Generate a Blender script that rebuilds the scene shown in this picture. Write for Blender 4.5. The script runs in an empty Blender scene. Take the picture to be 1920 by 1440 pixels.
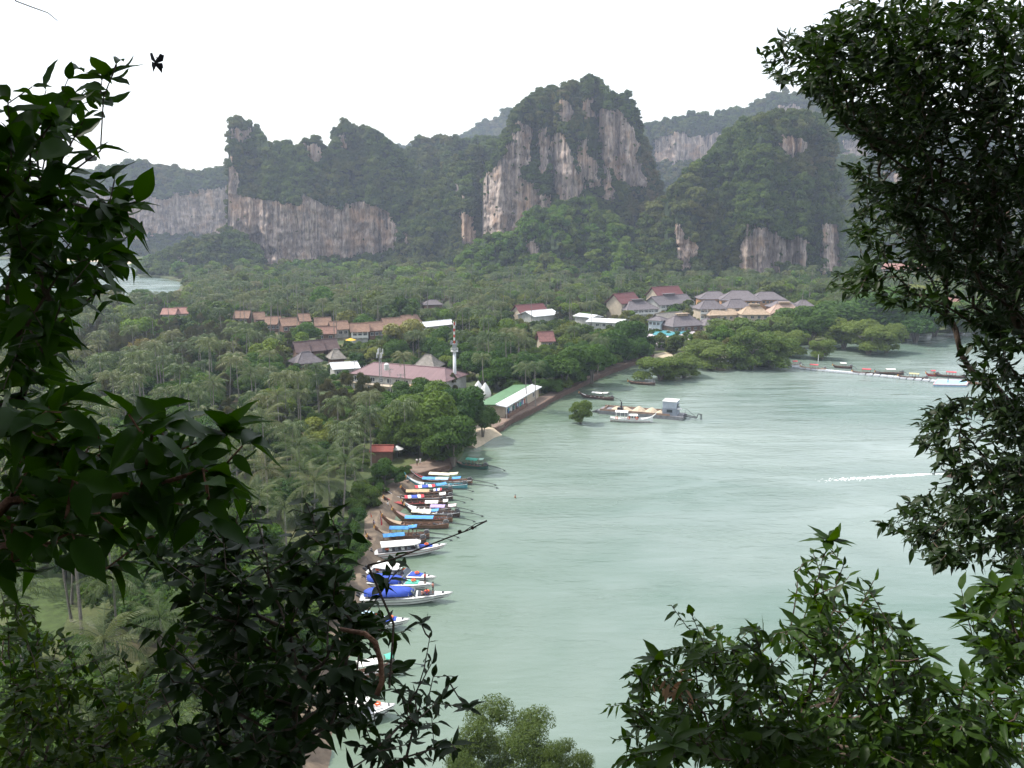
import bpy, bmesh, math, random
import numpy as np
from mathutils import Vector, Matrix, noise as mnoise

# ------------------------------------------------------------------ camera, light, exposure
SC = bpy.context.scene
F = 1663.0                      # focal length in photograph pixels (1920 wide)
PITCH = math.radians(10.56)
CH = 55.0                       # eye height above the sea
cam_d = bpy.data.cameras.new("camera")
cam = bpy.data.objects.new("camera", cam_d)
SC.collection.objects.link(cam)
SC.camera = cam
cam.location = (0, 0, CH)
cam.rotation_euler = (math.pi / 2 - PITCH, 0, 0)
cam_d.sensor_width = 36
cam_d.lens = 36 * F / 1920
cam_d.clip_start = 0.05
cam_d.clip_end = 20000

SUN_EL, SUN_AZ = math.radians(55), math.radians(-72)     # azimuth from +Y (view direction), negative = left
w = bpy.data.worlds.new("World")
SC.world = w
w.use_nodes = True
wn = w.node_tree
for n in list(wn.nodes):
    wn.nodes.remove(n)
sky = wn.nodes.new("ShaderNodeTexSky")
sky.sky_type = 'NISHITA'
sky.sun_disc = False
sky.sun_elevation = SUN_EL
sky.sun_rotation = SUN_AZ
sky.altitude = 0
sky.air_density = 1.3
sky.dust_density = 2.5
sky.ozone_density = 1.0
bg = wn.nodes.new("ShaderNodeBackground")
bg.inputs[1].default_value = 0.15
wo = wn.nodes.new("ShaderNodeOutputWorld")
veil = wn.nodes.new("ShaderNodeMix"); veil.data_type = 'RGBA'      # thin high cloud over the whole sky
veil.inputs[0].default_value = 0.6
veil.inputs[7].default_value = (7.6, 7.8, 8.0, 1)
wn.links.new(sky.outputs[0], veil.inputs[6])
wn.links.new(veil.outputs[2], bg.inputs[0])
wn.links.new(bg.outputs[0], wo.inputs[0])

sl = bpy.data.lights.new("sun", 'SUN')
sl.energy = 3.4
sl.angle = math.radians(0.6)
sl.color = (1.0, 0.95, 0.87)
so = bpy.data.objects.new("sun", sl)
SC.collection.objects.link(so)
sd = Vector((math.sin(SUN_AZ) * math.cos(SUN_EL), math.cos(SUN_AZ) * math.cos(SUN_EL), math.sin(SUN_EL)))
so.rotation_euler = sd.to_track_quat('Z', 'Y').to_euler()
so.location = (0, 0, 300)

SC.view_settings.view_transform = 'Standard'
SC.view_settings.look = 'None'
SC.view_settings.exposure = 0.70
SC.view_settings.gamma = 1
SC.view_settings.use_curve_mapping = False
SC.cycles.max_bounces = 6
SC.cycles.diffuse_bounces = 3
SC.cycles.glossy_bounces = 2
SC.cycles.transmission_bounces = 3
SC.cycles.volume_bounces = 0
SC.cycles.use_denoising = True
SC.cycles.sample_clamp_indirect = 6

rng = random.Random(7)
nr = np.random.default_rng(7)
COL = SC.collection

# ------------------------------------------------------------------ pixel helpers (layout of real world points)
cp, sp = math.cos(PITCH), math.sin(PITCH)

def ray(px, py):
    dx = (px - 960) / F
    dy = (720 - py) / F
    return Vector((dx, cp + dy * sp, -sp + dy * cp))

def G(px, py, z=0.0):
    r = ray(px, py)
    t = (z - CH) / r.z
    return Vector((r.x * t, r.y * t, z))

def P(px, py, Y):
    r = ray(px, py)
    t = Y / r.y
    return Vector((r.x * t, Y, CH + r.z * t))

def PD(px, py, d):
    r = ray(px, py).normalized()
    return Vector((r.x * d, r.y * d, CH + r.z * d))

def proj(x, y, z):
    z = z - CH
    f = y * cp - z * sp
    u = y * sp + z * cp
    return 960 + F * x / f, 720 - F * u / f, f

def inpoly(x, y, poly):
    c = False
    j = len(poly) - 1
    for i in range(len(poly)):
        xi, yi = poly[i]
        xj, yj = poly[j]
        if (yi > y) != (yj > y) and x < (xj - xi) * (y - yi) / (yj - yi) + xi:
            c = not c
        j = i
    return c

# ------------------------------------------------------------------ materials
MAT = {}

def nodes_of(name):
    m = bpy.data.materials.new(name)
    m.use_nodes = True
    t = m.node_tree
    b = t.nodes["Principled BSDF"]
    return m, t, b

def mat(name, col, rough=0.7, var=0.25, scale=1.5, bump=0.0, bscale=8.0, metal=0.0, spec=0.4, col2=None, stretch=None):
    if name in MAT:
        return MAT[name]
    m, t, b = nodes_of(name)
    N, L = t.nodes, t.links
    tc = N.new("ShaderNodeTexCoord")
    mp = N.new("ShaderNodeMapping")
    if stretch:
        mp.inputs['Scale'].default_value = stretch
    L.new(tc.outputs['Object'], mp.inputs[0])
    ns = N.new("ShaderNodeTexNoise")
    ns.inputs['Scale'].default_value = scale
    ns.inputs['Detail'].default_value = 6
    ns.inputs['Roughness'].default_value = 0.65
    L.new(mp.outputs[0], ns.inputs['Vector'])
    mx = N.new("ShaderNodeMix")
    mx.data_type = 'RGBA'
    c2 = col2 if col2 else tuple(c * (1 - var) for c in col)
    c1 = col if col2 else tuple(min(1, c * (1 + var * .6)) for c in col)
    mx.inputs[6].default_value = (*c1, 1)
    mx.inputs[7].default_value = (*c2, 1)
    mr = N.new("ShaderNodeMapRange")
    mr.inputs[1].default_value = 0.35
    mr.inputs[2].default_value = 0.65
    L.new(ns.outputs[0], mr.inputs[0])
    L.new(mr.outputs[0], mx.inputs[0])
    L.new(mx.outputs[2], b.inputs['Base Color'])
    b.inputs['Roughness'].default_value = rough
    b.inputs['Metallic'].default_value = metal
    b.inputs['Specular IOR Level'].default_value = spec
    if bump:
        n2 = N.new("ShaderNodeTexNoise")
        n2.inputs['Scale'].default_value = bscale
        n2.inputs['Detail'].default_value = 5
        L.new(mp.outputs[0], n2.inputs['Vector'])
        bp = N.new("ShaderNodeBump")
        bp.inputs['Strength'].default_value = bump
        bp.inputs['Distance'].default_value = 0.1
        L.new(n2.outputs[0], bp.inputs['Height'])
        L.new(bp.outputs[0], b.inputs['Normal'])
    MAT[name] = m
    return m

def leafmat(name, c1, c2, c3=None, rough=0.5, trans=0.35, spec=0.35, big=0.0):
    """foliage: hue varies leaf by leaf (island), plant by plant (object) and over the land (location)"""
    if name in MAT:
        return MAT[name]
    m, t, b = nodes_of(name)
    N, L = t.nodes, t.links
    geo = N.new("ShaderNodeNewGeometry")
    oi = N.new("ShaderNodeObjectInfo")
    ad = N.new("ShaderNodeMath"); ad.operation = 'ADD'
    L.new(geo.outputs['Random Per Island'], ad.inputs[0])
    L.new(oi.outputs['Random'], ad.inputs[1])
    fr = N.new("ShaderNodeMath"); fr.operation = 'FRACT'
    L.new(ad.outputs[0], fr.inputs[0])
    mx = N.new("ShaderNodeMix"); mx.data_type = 'RGBA'
    mx.inputs[6].default_value = (*c1, 1)
    mx.inputs[7].default_value = (*c2, 1)
    # per-plant value weighted against per-leaf value
    s1 = N.new("ShaderNodeMath"); s1.operation = 'MULTIPLY'; s1.inputs[1].default_value = 0.45
    L.new(fr.outputs[0], s1.inputs[0])
    s2 = N.new("ShaderNodeMath"); s2.operation = 'MULTIPLY_ADD'; s2.inputs[1].default_value = 0.55
    L.new(oi.outputs['Random'], s2.inputs[0]); L.new(s1.outputs[0], s2.inputs[2])
    L.new(s2.outputs[0], mx.inputs[0])
    out = mx.outputs[2]
    if c3:
        nz = N.new("ShaderNodeTexNoise")
        nz.inputs['Scale'].default_value = big or 0.02
        nz.inputs['Detail'].default_value = 3
        L.new(oi.outputs['Location'], nz.inputs['Vector'])
        mr = N.new("ShaderNodeMapRange")
        mr.inputs[1].default_value = 0.45; mr.inputs[2].default_value = 0.68
        L.new(nz.outputs[0], mr.inputs[0])
        r2 = N.new("ShaderNodeMath"); r2.operation = 'MULTIPLY'
        L.new(mr.outputs[0], r2.inputs[0]); L.new(oi.outputs['Random'], r2.inputs[1])
        m3 = N.new("ShaderNodeMix"); m3.data_type = 'RGBA'
        m3.inputs[7].default_value = (*c3, 1)
        L.new(out, m3.inputs[6]); L.new(r2.outputs[0], m3.inputs[0])
        out = m3.outputs[2]
    L.new(out, b.inputs['Base Color'])
    b.inputs['Roughness'].default_value = rough
    b.inputs['Specular IOR Level'].default_value = spec
    tr = N.new("ShaderNodeBsdfTranslucent")
    hs = N.new("ShaderNodeHueSaturation")
    hs.inputs['Hue'].default_value = 0.485
    hs.inputs['Saturation'].default_value = 1.15
    hs.inputs['Value'].default_value = 1.5
    L.new(out, hs.inputs['Color']); L.new(hs.outputs[0], tr.inputs[0])
    ms = N.new("ShaderNodeMixShader"); ms.inputs[0].default_value = trans
    L.new(b.outputs[0], ms.inputs[1]); L.new(tr.outputs[0], ms.inputs[2])
    L.new(ms.outputs[0], t.nodes["Material Output"].inputs[0])
    MAT[name] = m
    return m

# ------------------------------------------------------------------ mesh helpers
def fast_mesh(name, V, faces_list, mats=(), attrs=None, smooth=False):
    """faces_list: list of (index array [n,k], material index)"""
    me = bpy.data.meshes.new(name)
    V = np.asarray(V, dtype=np.float32)
    me.vertices.add(len(V))
    me.vertices.foreach_set("co", V.ravel())
    loops, starts, tots, mi = [], [], [], []
    s = 0
    for fa, m in faces_list:
        fa = np.asarray(fa, dtype=np.int32)
        if len(fa) == 0:
            continue
        n, k = fa.shape
        loops.append(fa.ravel())
        starts.append(s + np.arange(n) * k)
        tots.append(np.full(n, k))
        mi.append(np.full(n, m))
        s += n * k
    loops = np.concatenate(loops); starts = np.concatenate(starts)
    tots = np.concatenate(tots); mi = np.concatenate(mi)
    me.loops.add(len(loops))
    me.loops.foreach_set("vertex_index", loops.astype(np.int32))
    me.polygons.add(len(starts))
    me.polygons.foreach_set("loop_start", starts.astype(np.int32))
    me.polygons.foreach_set("loop_total", tots.astype(np.int32))
    me.polygons.foreach_set("material_index", mi.astype(np.int32))
    me.polygons.foreach_set("use_smooth", np.full(len(starts), smooth, dtype=bool))
    if attrs:
        for k, a in attrs.items():
            at = me.attributes.new(k, 'FLOAT', 'POINT')
            at.data.foreach_set("value", np.asarray(a, dtype=np.float32))
    for m in mats:
        me.materials.append(m)
    me.update()
    return me

class MB:
    """collects simple shapes, then links them as ONE mesh object"""
    def __init__(s):
        s.v, s.f, s.m = [], [], []
    def add(s, vs, fs, m=0):
        o = len(s.v)
        s.v += [tuple(v) for v in vs]
        s.f += [tuple(i + o for i in f) for f in fs]
        s.m += [m] * len(fs)
    def box(s, c, d, m=0, rz=0.0, rx=0.0, ry=0.0):
        M = Matrix.Translation(c) @ Matrix.Rotation(rz, 4, 'Z') @ Matrix.Rotation(ry, 4, 'Y') @ Matrix.Rotation(rx, 4, 'X')
        x, y, z = d[0] / 2, d[1] / 2, d[2] / 2
        vs = [M @ Vector(p) for p in ((-x, -y, -z), (x, -y, -z), (x, y, -z), (-x, y, -z), (-x, -y, z), (x, -y, z), (x, y, z), (-x, y, z))]
        s.add(vs, [(0, 3, 2, 1), (4, 5, 6, 7), (0, 1, 5, 4), (1, 2, 6, 5), (2, 3, 7, 6), (3, 0, 4, 7)], m)
    def tube(s, pts, rad, n=6, m=0, cap=True):
        pts = [Vector(p) for p in pts]
        if not hasattr(rad, '__len__'):
            rad = [rad] * len(pts)
        rings = []
        for i, p in enumerate(pts):
            d = (pts[min(i + 1, len(pts) - 1)] - pts[max(i - 1, 0)])
            if d.length < 1e-9:
                d = Vector((0, 0, 1))
            d.normalize()
            a = d.cross(Vector((0, 0, 1)))
            if a.length < 0.05:
                a = d.cross(Vector((1, 0, 0)))
            a.normalize()
            b = d.cross(a)
            rings.append([p + (a * math.cos(2 * math.pi * k / n) + b * math.sin(2 * math.pi * k / n)) * rad[i] for k in range(n)])
        vs = [v for r in rings for v in r]
        fs = []
        for i in range(len(pts) - 1):
            for k in range(n):
                k2 = (k + 1) % n
                fs.append((i * n + k, i * n + k2, (i + 1) * n + k2, (i + 1) * n + k))
        if cap:
            fs.append(tuple(range(n - 1, -1, -1)))
            fs.append(tuple((len(pts) - 1) * n + k for k in range(n)))
        s.add(vs, fs, m)
    def loft(s, rings, m=0, closed=True, cap=True):
        n = len(rings[0])
        vs = [v for r in rings for v in r]
        fs = []
        for i in range(len(rings) - 1):
            for k in range(n if closed else n - 1):
                k2 = (k + 1) % n
                fs.append((i * n + k, i * n + k2, (i + 1) * n + k2, (i + 1) * n + k))
        if cap and closed:
            fs.append(tuple(range(n - 1, -1, -1)))
            fs.append(tuple((len(rings) - 1) * n + k for k in range(n)))
        s.add(vs, fs, m)
    def ball(s, c, r, m=0, seg=8, rings=5):
        c = Vector(c)
        if not hasattr(r, '__len__'):
            r = (r, r, r)
        R = []
        for i in range(rings + 1):
            th = math.pi * i / rings
            th = min(max(th, 0.02), math.pi - 0.02)
            R.append([c + Vector((r[0] * math.sin(th) * math.cos(2 * math.pi * k / seg), r[1] * math.sin(th) * math.sin(2 * math.pi * k / seg), r[2] * math.cos(th))) for k in range(seg)])
        s.loft(R, m)
    def build(s, name, mats, parent=None, smooth=False, loc=None):
        me = bpy.data.meshes.new(name)
        me.from_pydata(s.v, [], s.f)
        mats = mats if isinstance(mats, (list, tuple)) else [mats]
        for m in mats:
            me.materials.append(m)
        me.polygons.foreach_set("material_index", s.m)
        if smooth:
            me.polygons.foreach_set("use_smooth", [True] * len(s.f))
        me.update()
        return link(name, me, parent, loc)

def link(name, data, parent=None, loc=None):
    o = bpy.data.objects.new(name, data)
    COL.objects.link(o)
    if parent is not None:
        o.parent = parent
    if loc is not None:
        o.location = loc
    return o

def tag(o, label=None, cat=None, group=None, kind=None):
    if label: o['label'] = label
    if cat: o['category'] = cat
    if group: o['group'] = group
    if kind: o['kind'] = kind
    return o

def empty(name, loc, rz=0.0):
    o = link(name, None)
    o.location = loc
    o.rotation_euler = (0, 0, rz)
    o.empty_display_size = 0.5
    return o

def copy_tree(o, parent=None):
    c = o.copy()
    COL.objects.link(c)
    c.parent = parent
    for ch in KIDS.get(o.name, []):
        copy_tree(ch, c)
    return c

KIDS = {}
def remember(root):
    def go(o):
        KIDS[o.name] = [c for c in allobs if c.parent == o]
        for c in KIDS[o.name]:
            go(c)
    allobs = [o for o in bpy.data.objects if o.parent is not None]
    go(root)

def fbm(x, y, z, o=4, h=0.55):
    return mnoise.fractal(Vector((x, y, z)), h, 2.1, o)
HAZE = 0.00017
# ------------------------------------------------------------------ haze
hm = bpy.data.materials.new("haze_air")
hm.use_nodes = True
ht = hm.node_tree
for n in list(ht.nodes):
    ht.nodes.remove(n)
pv = ht.nodes.new("ShaderNodeVolumePrincipled")
pv.inputs['Color'].default_value = (0.70, 0.80, 1.0, 1)
pv.inputs['Density'].default_value = HAZE
pv.inputs['Anisotropy'].default_value = 0.25
hom = ht.nodes.new("ShaderNodeOutputMaterial")
ht.links.new(pv.outputs[0], hom.inputs['Volume'])
b = MB()
b.box((0, 1150, 124), (4200, 2700, 262))
hz = b.build("haze", hm)
tag(hz, kind='stuff')

# ------------------------------------------------------------------ water
def water_material():
    m, t, b = nodes_of("sea_water")
    N, L = t.nodes, t.links
    tc = N.new("ShaderNodeTexCoord")
    def noise(scale, det, stretch, rough=0.55, dist=0.0):
        mp = N.new("ShaderNodeMapping"); mp.inputs['Scale'].default_value = stretch
        mp.inputs['Rotation'].default_value = (0, 0, math.radians(-14))
        L.new(tc.outputs['Object'], mp.inputs[0])
        n = N.new("ShaderNodeTexNoise"); n.inputs['Scale'].default_value = scale
        n.inputs['Detail'].default_value = det; n.inputs['Roughness'].default_value = rough
        n.inputs['Distortion'].default_value = dist
        L.new(mp.outputs[0], n.inputs['Vector'])
        return n
    big = noise(0.010, 4, (1, 1.6, 1), 0.6, 0.6)
    cr = N.new("ShaderNodeValToRGB")
    e = cr.color_ramp.elements
    e[0].position = 0.32; e[0].color = (0.105, 0.165, 0.138, 1)
    e[1].position = 0.70; e[1].color = (0.240, 0.292, 0.270, 1)
    k = e.new(0.5); k.color = (0.165, 0.216, 0.196, 1)
    L.new(big.outputs[0], cr.inputs[0])
    # tree reflections painted into the water colour: darker, greener and yellower close to land
    at = N.new("ShaderNodeAttribute"); at.attribute_name = "shore_reflection"
    mx = N.new("ShaderNodeMix"); mx.data_type = 'RGBA'
    mx.inputs[7].default_value = (0.095, 0.140, 0.078, 1)
    L.new(cr.outputs[0], mx.inputs[6])
    mul = N.new("ShaderNodeMath"); mul.operation = 'MULTIPLY'; mul.inputs[1].default_value = 0.8
    L.new(at.outputs['Fac'], mul.inputs[0]); L.new(mul.outputs[0], mx.inputs[0])
    L.new(mx.outputs[2], b.inputs['Base Color'])
    b.inputs['IOR'].default_value = 1.33
    gust = noise(0.035, 3, (1, 2.2, 1), 0.6, 0.8)
    mr = N.new("ShaderNodeMapRange"); mr.inputs[1].default_value = 0.35; mr.inputs[2].default_value = 0.65
    mr.inputs[3].default_value = 0.10; mr.inputs[4].default_value = 0.30
    L.new(gust.outputs[0], mr.inputs[0]); L.new(mr.outputs[0], b.inputs['Roughness'])
    rip = noise(0.85, 5, (0.42, 1.0, 1), 0.55, 0.3)
    swell = noise(0.13, 3, (0.35, 1.2, 1), 0.5, 0.2)
    bs = N.new("ShaderNodeMapRange"); bs.inputs[1].default_value = 0.35; bs.inputs[2].default_value = 0.65
    bs.inputs[3].default_value = 0.10; bs.inputs[4].default_value = 0.55
    L.new(gust.outputs[0], bs.inputs[0])
    b1 = N.new("ShaderNodeBump"); b1.inputs['Distance'].default_value = 0.55
    L.new(bs.outputs[0], b1.inputs['Strength']); L.new(rip.outputs[0], b1.inputs['Height'])
    b2 = N.new("ShaderNodeBump"); b2.inputs['Distance'].default_value = 1.6; b2.inputs['Strength'].default_value = 0.32
    L.new(swell.outputs[0], b2.inputs['Height']); L.new(b1.outputs[0], b2.inputs['Normal'])
    L.new(b2.outputs[0], b.inputs['Normal'])
    return m

COAST_PX = [(2300, 612), (1980, 616), (1800, 622), (1700, 628), (1600, 634), (1500, 648), (1430, 660), (1370, 668), (1305, 672), (1262, 676), (1225, 672),
            (1170, 690), (1105, 716), (1050, 745), (1000, 770), (955, 795), (925, 812), (893, 826), (872, 838), (866, 855), (850, 872), (832, 884),
            (800, 893), (772, 902), (758, 916), (742, 930), (728, 950), (712, 975), (703, 1000), (698, 1030), (686, 1060),
            (664, 1100), (648, 1150), (616, 1220), (590, 1300), (570, 1380), (560, 1460), (555, 1560)]
COAST = [G(x, y) for x, y in COAST_PX]
LEFT_BAY_PX = [(60, 592), (150, 582), (240, 572), (300, 562), (336, 546), (342, 530), (300, 521), (262, 521), (252, 512), (268, 500), (240, 492), (100, 488), (-200, 488)]
LEFT_BAY = [G(x, y) for x, y in LEFT_BAY_PX]

cx = np.array([c.x for c in COAST]); cy = np.array([c.y for c in COAST])
def coast_dist(X, Y):
    """distance to the shoreline polyline"""
    d = np.full(np.shape(X), 1e9)
    for i in range(len(cx) - 1):
        ax, ay, bx, by = cx[i], cy[i], cx[i + 1], cy[i + 1]
        vx, vy = bx - ax, by - ay
        l2 = vx * vx + vy * vy
        tt = np.clip(((X - ax) * vx + (Y - ay) * vy) / l2, 0, 1)
        d = np.minimum(d, np.hypot(X - ax - tt * vx, Y - ay - tt * vy))
    return d

# grid denser near the bay, stretching beyond the horizon
gx = np.concatenate([np.linspace(-9000, -420, 12)[:-1], np.linspace(-420, 420, 141), np.linspace(420, 9000, 12)[1:]])
gy = np.concatenate([np.linspace(-600, 20, 8)[:-1], np.linspace(20, 640, 125), np.linspace(640, 15000, 20)[1:]])
XX, YY = np.meshgrid(gx, gy)
shore_reflection = np.exp(-coast_dist(XX, YY) / 26.0)
V = np.stack([XX.ravel(), YY.ravel(), np.zeros(XX.size)], 1)
nx, ny = len(gx), len(gy)
ii = (np.arange(ny - 1)[:, None] * nx + np.arange(nx - 1)[None, :]).ravel()
Fq = np.stack([ii, ii + 1, ii + nx + 1, ii + nx], 1)
wm = fast_mesh("sea", V, [(Fq, 0)], [water_material()], {"shore_reflection": shore_reflection.ravel()}, smooth=True)
tag(link("sea", wm), kind='structure')

# ------------------------------------------------------------------ land
def ground_material():
    m, t, b = nodes_of("plain_ground")
    N, L = t.nodes, t.links
    tc = N.new("ShaderNodeTexCoord")
    n1 = N.new("ShaderNodeTexNoise"); n1.inputs['Scale'].default_value = 0.06; n1.inputs['Detail'].default_value = 6
    n2 = N.new("ShaderNodeTexNoise"); n2.inputs['Scale'].default_value = 1.2; n2.inputs['Detail'].default_value = 8; n2.inputs['Roughness'].default_value = 0.75
    L.new(tc.outputs['Object'], n1.inputs['Vector']); L.new(tc.outputs['Object'], n2.inputs['Vector'])
    cr = N.new("ShaderNodeValToRGB")
    e = cr.color_ramp.elements
    e[0].position = 0.40; e[0].color = (0.050, 0.075, 0.020, 1)
    e[1].position = 0.66; e[1].color = (0.100, 0.078, 0.042, 1)
    k = e.new(0.54); k.color = (0.085, 0.105, 0.030, 1)
    L.new(n1.outputs[0], cr.inputs[0])
    mx = N.new("ShaderNodeMix"); mx.data_type = 'RGBA'; mx.blend_type = 'MULTIPLY'; mx.inputs[0].default_value = 0.7
    L.new(cr.outputs[0], mx.inputs[6])
    c2 = N.new("ShaderNodeValToRGB"); c2.color_ramp.elements[0].color = (0.45, 0.45, 0.45, 1); c2.color_ramp.elements[1].color = (1.3, 1.3, 1.3, 1)
    c2.color_ramp.elements[0].position = 0.3; c2.color_ramp.elements[1].position = 0.7
    L.new(n2.outputs[0], c2.inputs[0]); L.new(c2.outputs[0], mx.inputs[7])
    L.new(mx.outputs[2], b.inputs['Base Color'])
    b.inputs['Roughness'].default_value = 0.95
    bp = N.new("ShaderNodeBump"); bp.inputs['Distance'].default_value = 0.3; bp.inputs['Strength'].default_value = 0.8
    L.new(n2.outputs[0], bp.inputs['Height']); L.new(bp.outputs[0], b.inputs['Normal'])
    return m

LZ = 1.5
far_ring = [Vector((3000, 470, 0)), Vector((3000, 2450, 0)), Vector((-3000, 2450, 0)), Vector((-3000, 1480, 0)), G(-200, 486)]
near_ring = [Vector((-30, 20, 0)), Vector((-3000, 20, 0)), Vector((-3000, 500, 0))]
LANDW = COAST + near_ring + [G(-700, 580)] + LEFT_BAY + far_ring[::-1]
LANDP = [(p.x, p.y) for p in LANDW]
def on_land(x, y):
    return inpoly(x, y, LANDP)
bm = bmesh.new()
top = [bm.verts.new((p.x, p.y, LZ)) for p in LANDW]
f = bm.faces.new(top)
bot = [bm.verts.new((p.x, p.y, -2)) for p in LANDW]
for i in range(len(top)):
    j = (i + 1) % len(top)
    bm.faces.new((top[i], top[j], bot[j], bot[i]))
bmesh.ops.triangulate(bm, faces=[f])
bmesh.ops.recalc_face_normals(bm, faces=bm.faces)
me = bpy.data.meshes.new("ground"); bm.to_mesh(me); bm.free()
me.materials.append(ground_material())
tag(link("ground", me), kind='structure')

# sandy beach strip, sloping under the water
sand = mat("wet_sand", (0.22, 0.165, 0.115), 0.85, 0.25, 0.5, 0.4, 6, col2=(0.12, 0.09, 0.065))
def strip(name, pts, inner, outer, zi, zo, m, kind='structure'):
    """ribbon along pts (Vectors): inner side at height zi, outer (sea) side at zo"""
    b = MB()
    rows = []
    for i, p in enumerate(pts):
        d = (pts[min(i + 1, len(pts) - 1)] - pts[max(i - 1, 0)]); d.z = 0; d.normalize()
        n = Vector((-d.y, d.x, 0))          # to the left of travel (coast listed right to left: sea is on this side)
        rows.append([p - n * inner + Vector((0, 0, zi)), p + n * 0.3 + Vector((0, 0, zi)),
                     p + n * outer * 0.6 + Vector((0, 0, zi * 0.25)), p + n * outer + Vector((0, 0, zo)), p + n * outer + Vector((0, 0, zo - 1.5)), p - n * inner + Vector((0, 0, zi - 2.5))])
    b.loft(rows, closed=True)
    o = b.build(name, m, smooth=False)
    return tag(o, kind=kind)

def sub(a, b_, n=60):
    """resampled coast from index a to b"""
    pts = COAST[a:b_ + 1]
    out = []
    for i in range(len(pts) - 1):
        k = max(2, int((pts[i + 1] - pts[i]).length / 3))
        for j in range(k):
            q = pts[i].lerp(pts[i + 1], j / k)
            q = q + Vector((fbm(q.x * .1, q.y * .1, 0, 3) * .8, fbm(q.x * .1, q.y * .1, 9, 3) * .8, 0))
            out.append(q)
    out.append(pts[-1])
    return out
iB = COAST_PX.index((772, 902))
strip("beach", sub(iB, len(COAST_PX) - 1), 2.0, 3.8, LZ + .03, -0.6, sand)
dry = mat("pale_sand", (0.46, 0.38, 0.27), 0.9, 0.2, 0.8, 0.4, 6)
iR = COAST_PX.index((1370, 668))
strip("sand_cove", sub(iR, iR + 3), 9, 4, LZ + .03, -0.6, dry)
i3 = COAST_PX.index((893, 826))
strip("small_beach", sub(i3 - 1, i3 + 1), 5, 4, LZ + .03, -0.6, dry)
strip("far_beach", [LEFT_BAY[i] for i in (11, 10, 9)][::-1], 12, 8, LZ + .03, -0.6, dry)

# lawn patches seen between the near palms
lawn_m = mat("lawn_grass", (0.050, 0.080, 0.018), 0.95, 0.3, 0.6, 0.6, 4)
for poly in ([(10, 1190), (30, 1090), (110, 1060), (140, 1120), (110, 1200)], [(20, 1420), (40, 1300), (170, 1250), (230, 1300), (200, 1440)]):
    b = MB()
    pp = [G(x, y, LZ + .02) for x, y in poly]
    b.add(pp + [p - Vector((0, 0, .3)) for p in pp], [tuple(range(len(pp)))[::-1]] + [(i, (i + 1) % len(pp), (i + 1) % len(pp) + len(pp), i + len(pp)) for i in range(len(pp))])
    tag(b.build("lawn", lawn_m), kind='structure')

# promenade with a retaining wall along the shore, built of stone blocks
brick = mat("reddish_stone", (0.13, 0.080, 0.060), 0.85, 0.35, 1.2, 0.5, 5)
pave = mat("promenade_paving", (0.20, 0.145, 0.112), 0.85, 0.25, 0.6, 0.3, 6)
def promenade(a, b_, width=3.0, h=1.75, lab=""):
    pts = sub(a, b_)
    rows = []
    for i, p in enumerate(pts):
        d = (pts[min(i + 1, len(pts) - 1)] - pts[max(i - 1, 0)]); d.z = 0; d.normalize()
        n = Vector((-d.y, d.x, 0))
        rows.append((p + n * .6, p - n * width))
    r = MB()
    r.loft([[a_ + Vector((0, 0, h)), c_ + Vector((0, 0, h)), c_ + Vector((0, 0, .2)), a_ + Vector((0, 0, .2))] for a_, c_ in rows])
    tag(r.build("path", pave), kind='structure')
    root = empty("retaining_wall", rows[len(rows) // 2][0])
    tag(root, lab, "wall")
    for lvl in range(2):
        for i in range(len(rows) - 1):
            a_, c_ = rows[i][0], rows[i + 1][0]
            if i % 2 == lvl:
                continue
            e = min(i + 2, len(rows) - 1)
            c_ = rows[e][0]
            d = c_ - a_
            q = MB()
            q.box((0, 0, 0), (max(d.length - .1, .5), .5 + rng.uniform(-.06, .06), .82))
            o = q.build("stone", brick, root)
            mid = (a_ + c_) / 2
            o.location = Vector((mid.x, mid.y, .3 + lvl * .86)) - root.location
            o.rotation_euler = (0, 0, math.atan2(d.y, d.x))
iP0 = COAST_PX.index((1225, 672)); iP1 = COAST_PX.index((925, 812))
promenade(iP0, iP1, 3.0, 1.56, "reddish stone sea wall running along the shore trees past the green roofed shop")
iQ0 = COAST_PX.index((850, 872))
promenade(iQ0, COAST_PX.index((758, 916)), 5.5, 1.6, "curved brown stone sea wall behind the prows of the moored longtail boats")

# ------------------------------------------------------------------ hillside under and behind the viewpoint
hx = np.linspace(-140, 140, 71); hy = np.linspace(-120, 62, 92)
HX, HY = np.meshgrid(hx, hy)
def hill_z(X, Y):
    up = 53.2 + np.clip(1.0 - Y, 0, None) * 0.55
    dn = 53.2 - np.clip(Y - 1.0, 0, None) * 1.75
    z = np.where(Y < 1, up, np.maximum(dn, -3 - (Y - 30) * .1))
    return z - np.abs(X) * 0.10
HZ = hill_z(HX, HY)
for i in range(HZ.shape[0]):
    for j in range(HZ.shape[1]):
        if HY[i, j] > 3:
            HZ[i, j] += fbm(HX[i, j] * .12, HY[i, j] * .12, HZ[i, j] * .1, 3) * 1.5
V = np.stack([HX.ravel(), HY.ravel(), HZ.ravel()], 1)
nx, ny = len(hx), len(hy)
ii = (np.arange(ny - 1)[:, None] * nx + np.arange(nx - 1)[None, :]).ravel()
hmesh = fast_mesh("hillside", V, [(np.stack([ii, ii + 1, ii + nx + 1, ii + nx], 1), 0)], [mat("forest_floor", (0.05, 0.042, 0.025), 0.95, 0.4, 1.0, 0.6, 4)], smooth=True)
tag(link("hillside", hmesh), kind='structure')

# ------------------------------------------------------------------ foliage meshes
def unit(v):
    return v / np.maximum(np.linalg.norm(v, axis=-1, keepdims=True), 1e-9)

def ico_core(center, r, seed):
    b = bmesh.new()
    bmesh.ops.create_icosphere(b, subdivisions=1, radius=1)
    v = np.array([x.co[:] for x in b.verts]); f = np.array([[q.index for q in x.verts] for x in b.faces])
    b.free()
    return v * r + center, f

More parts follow.
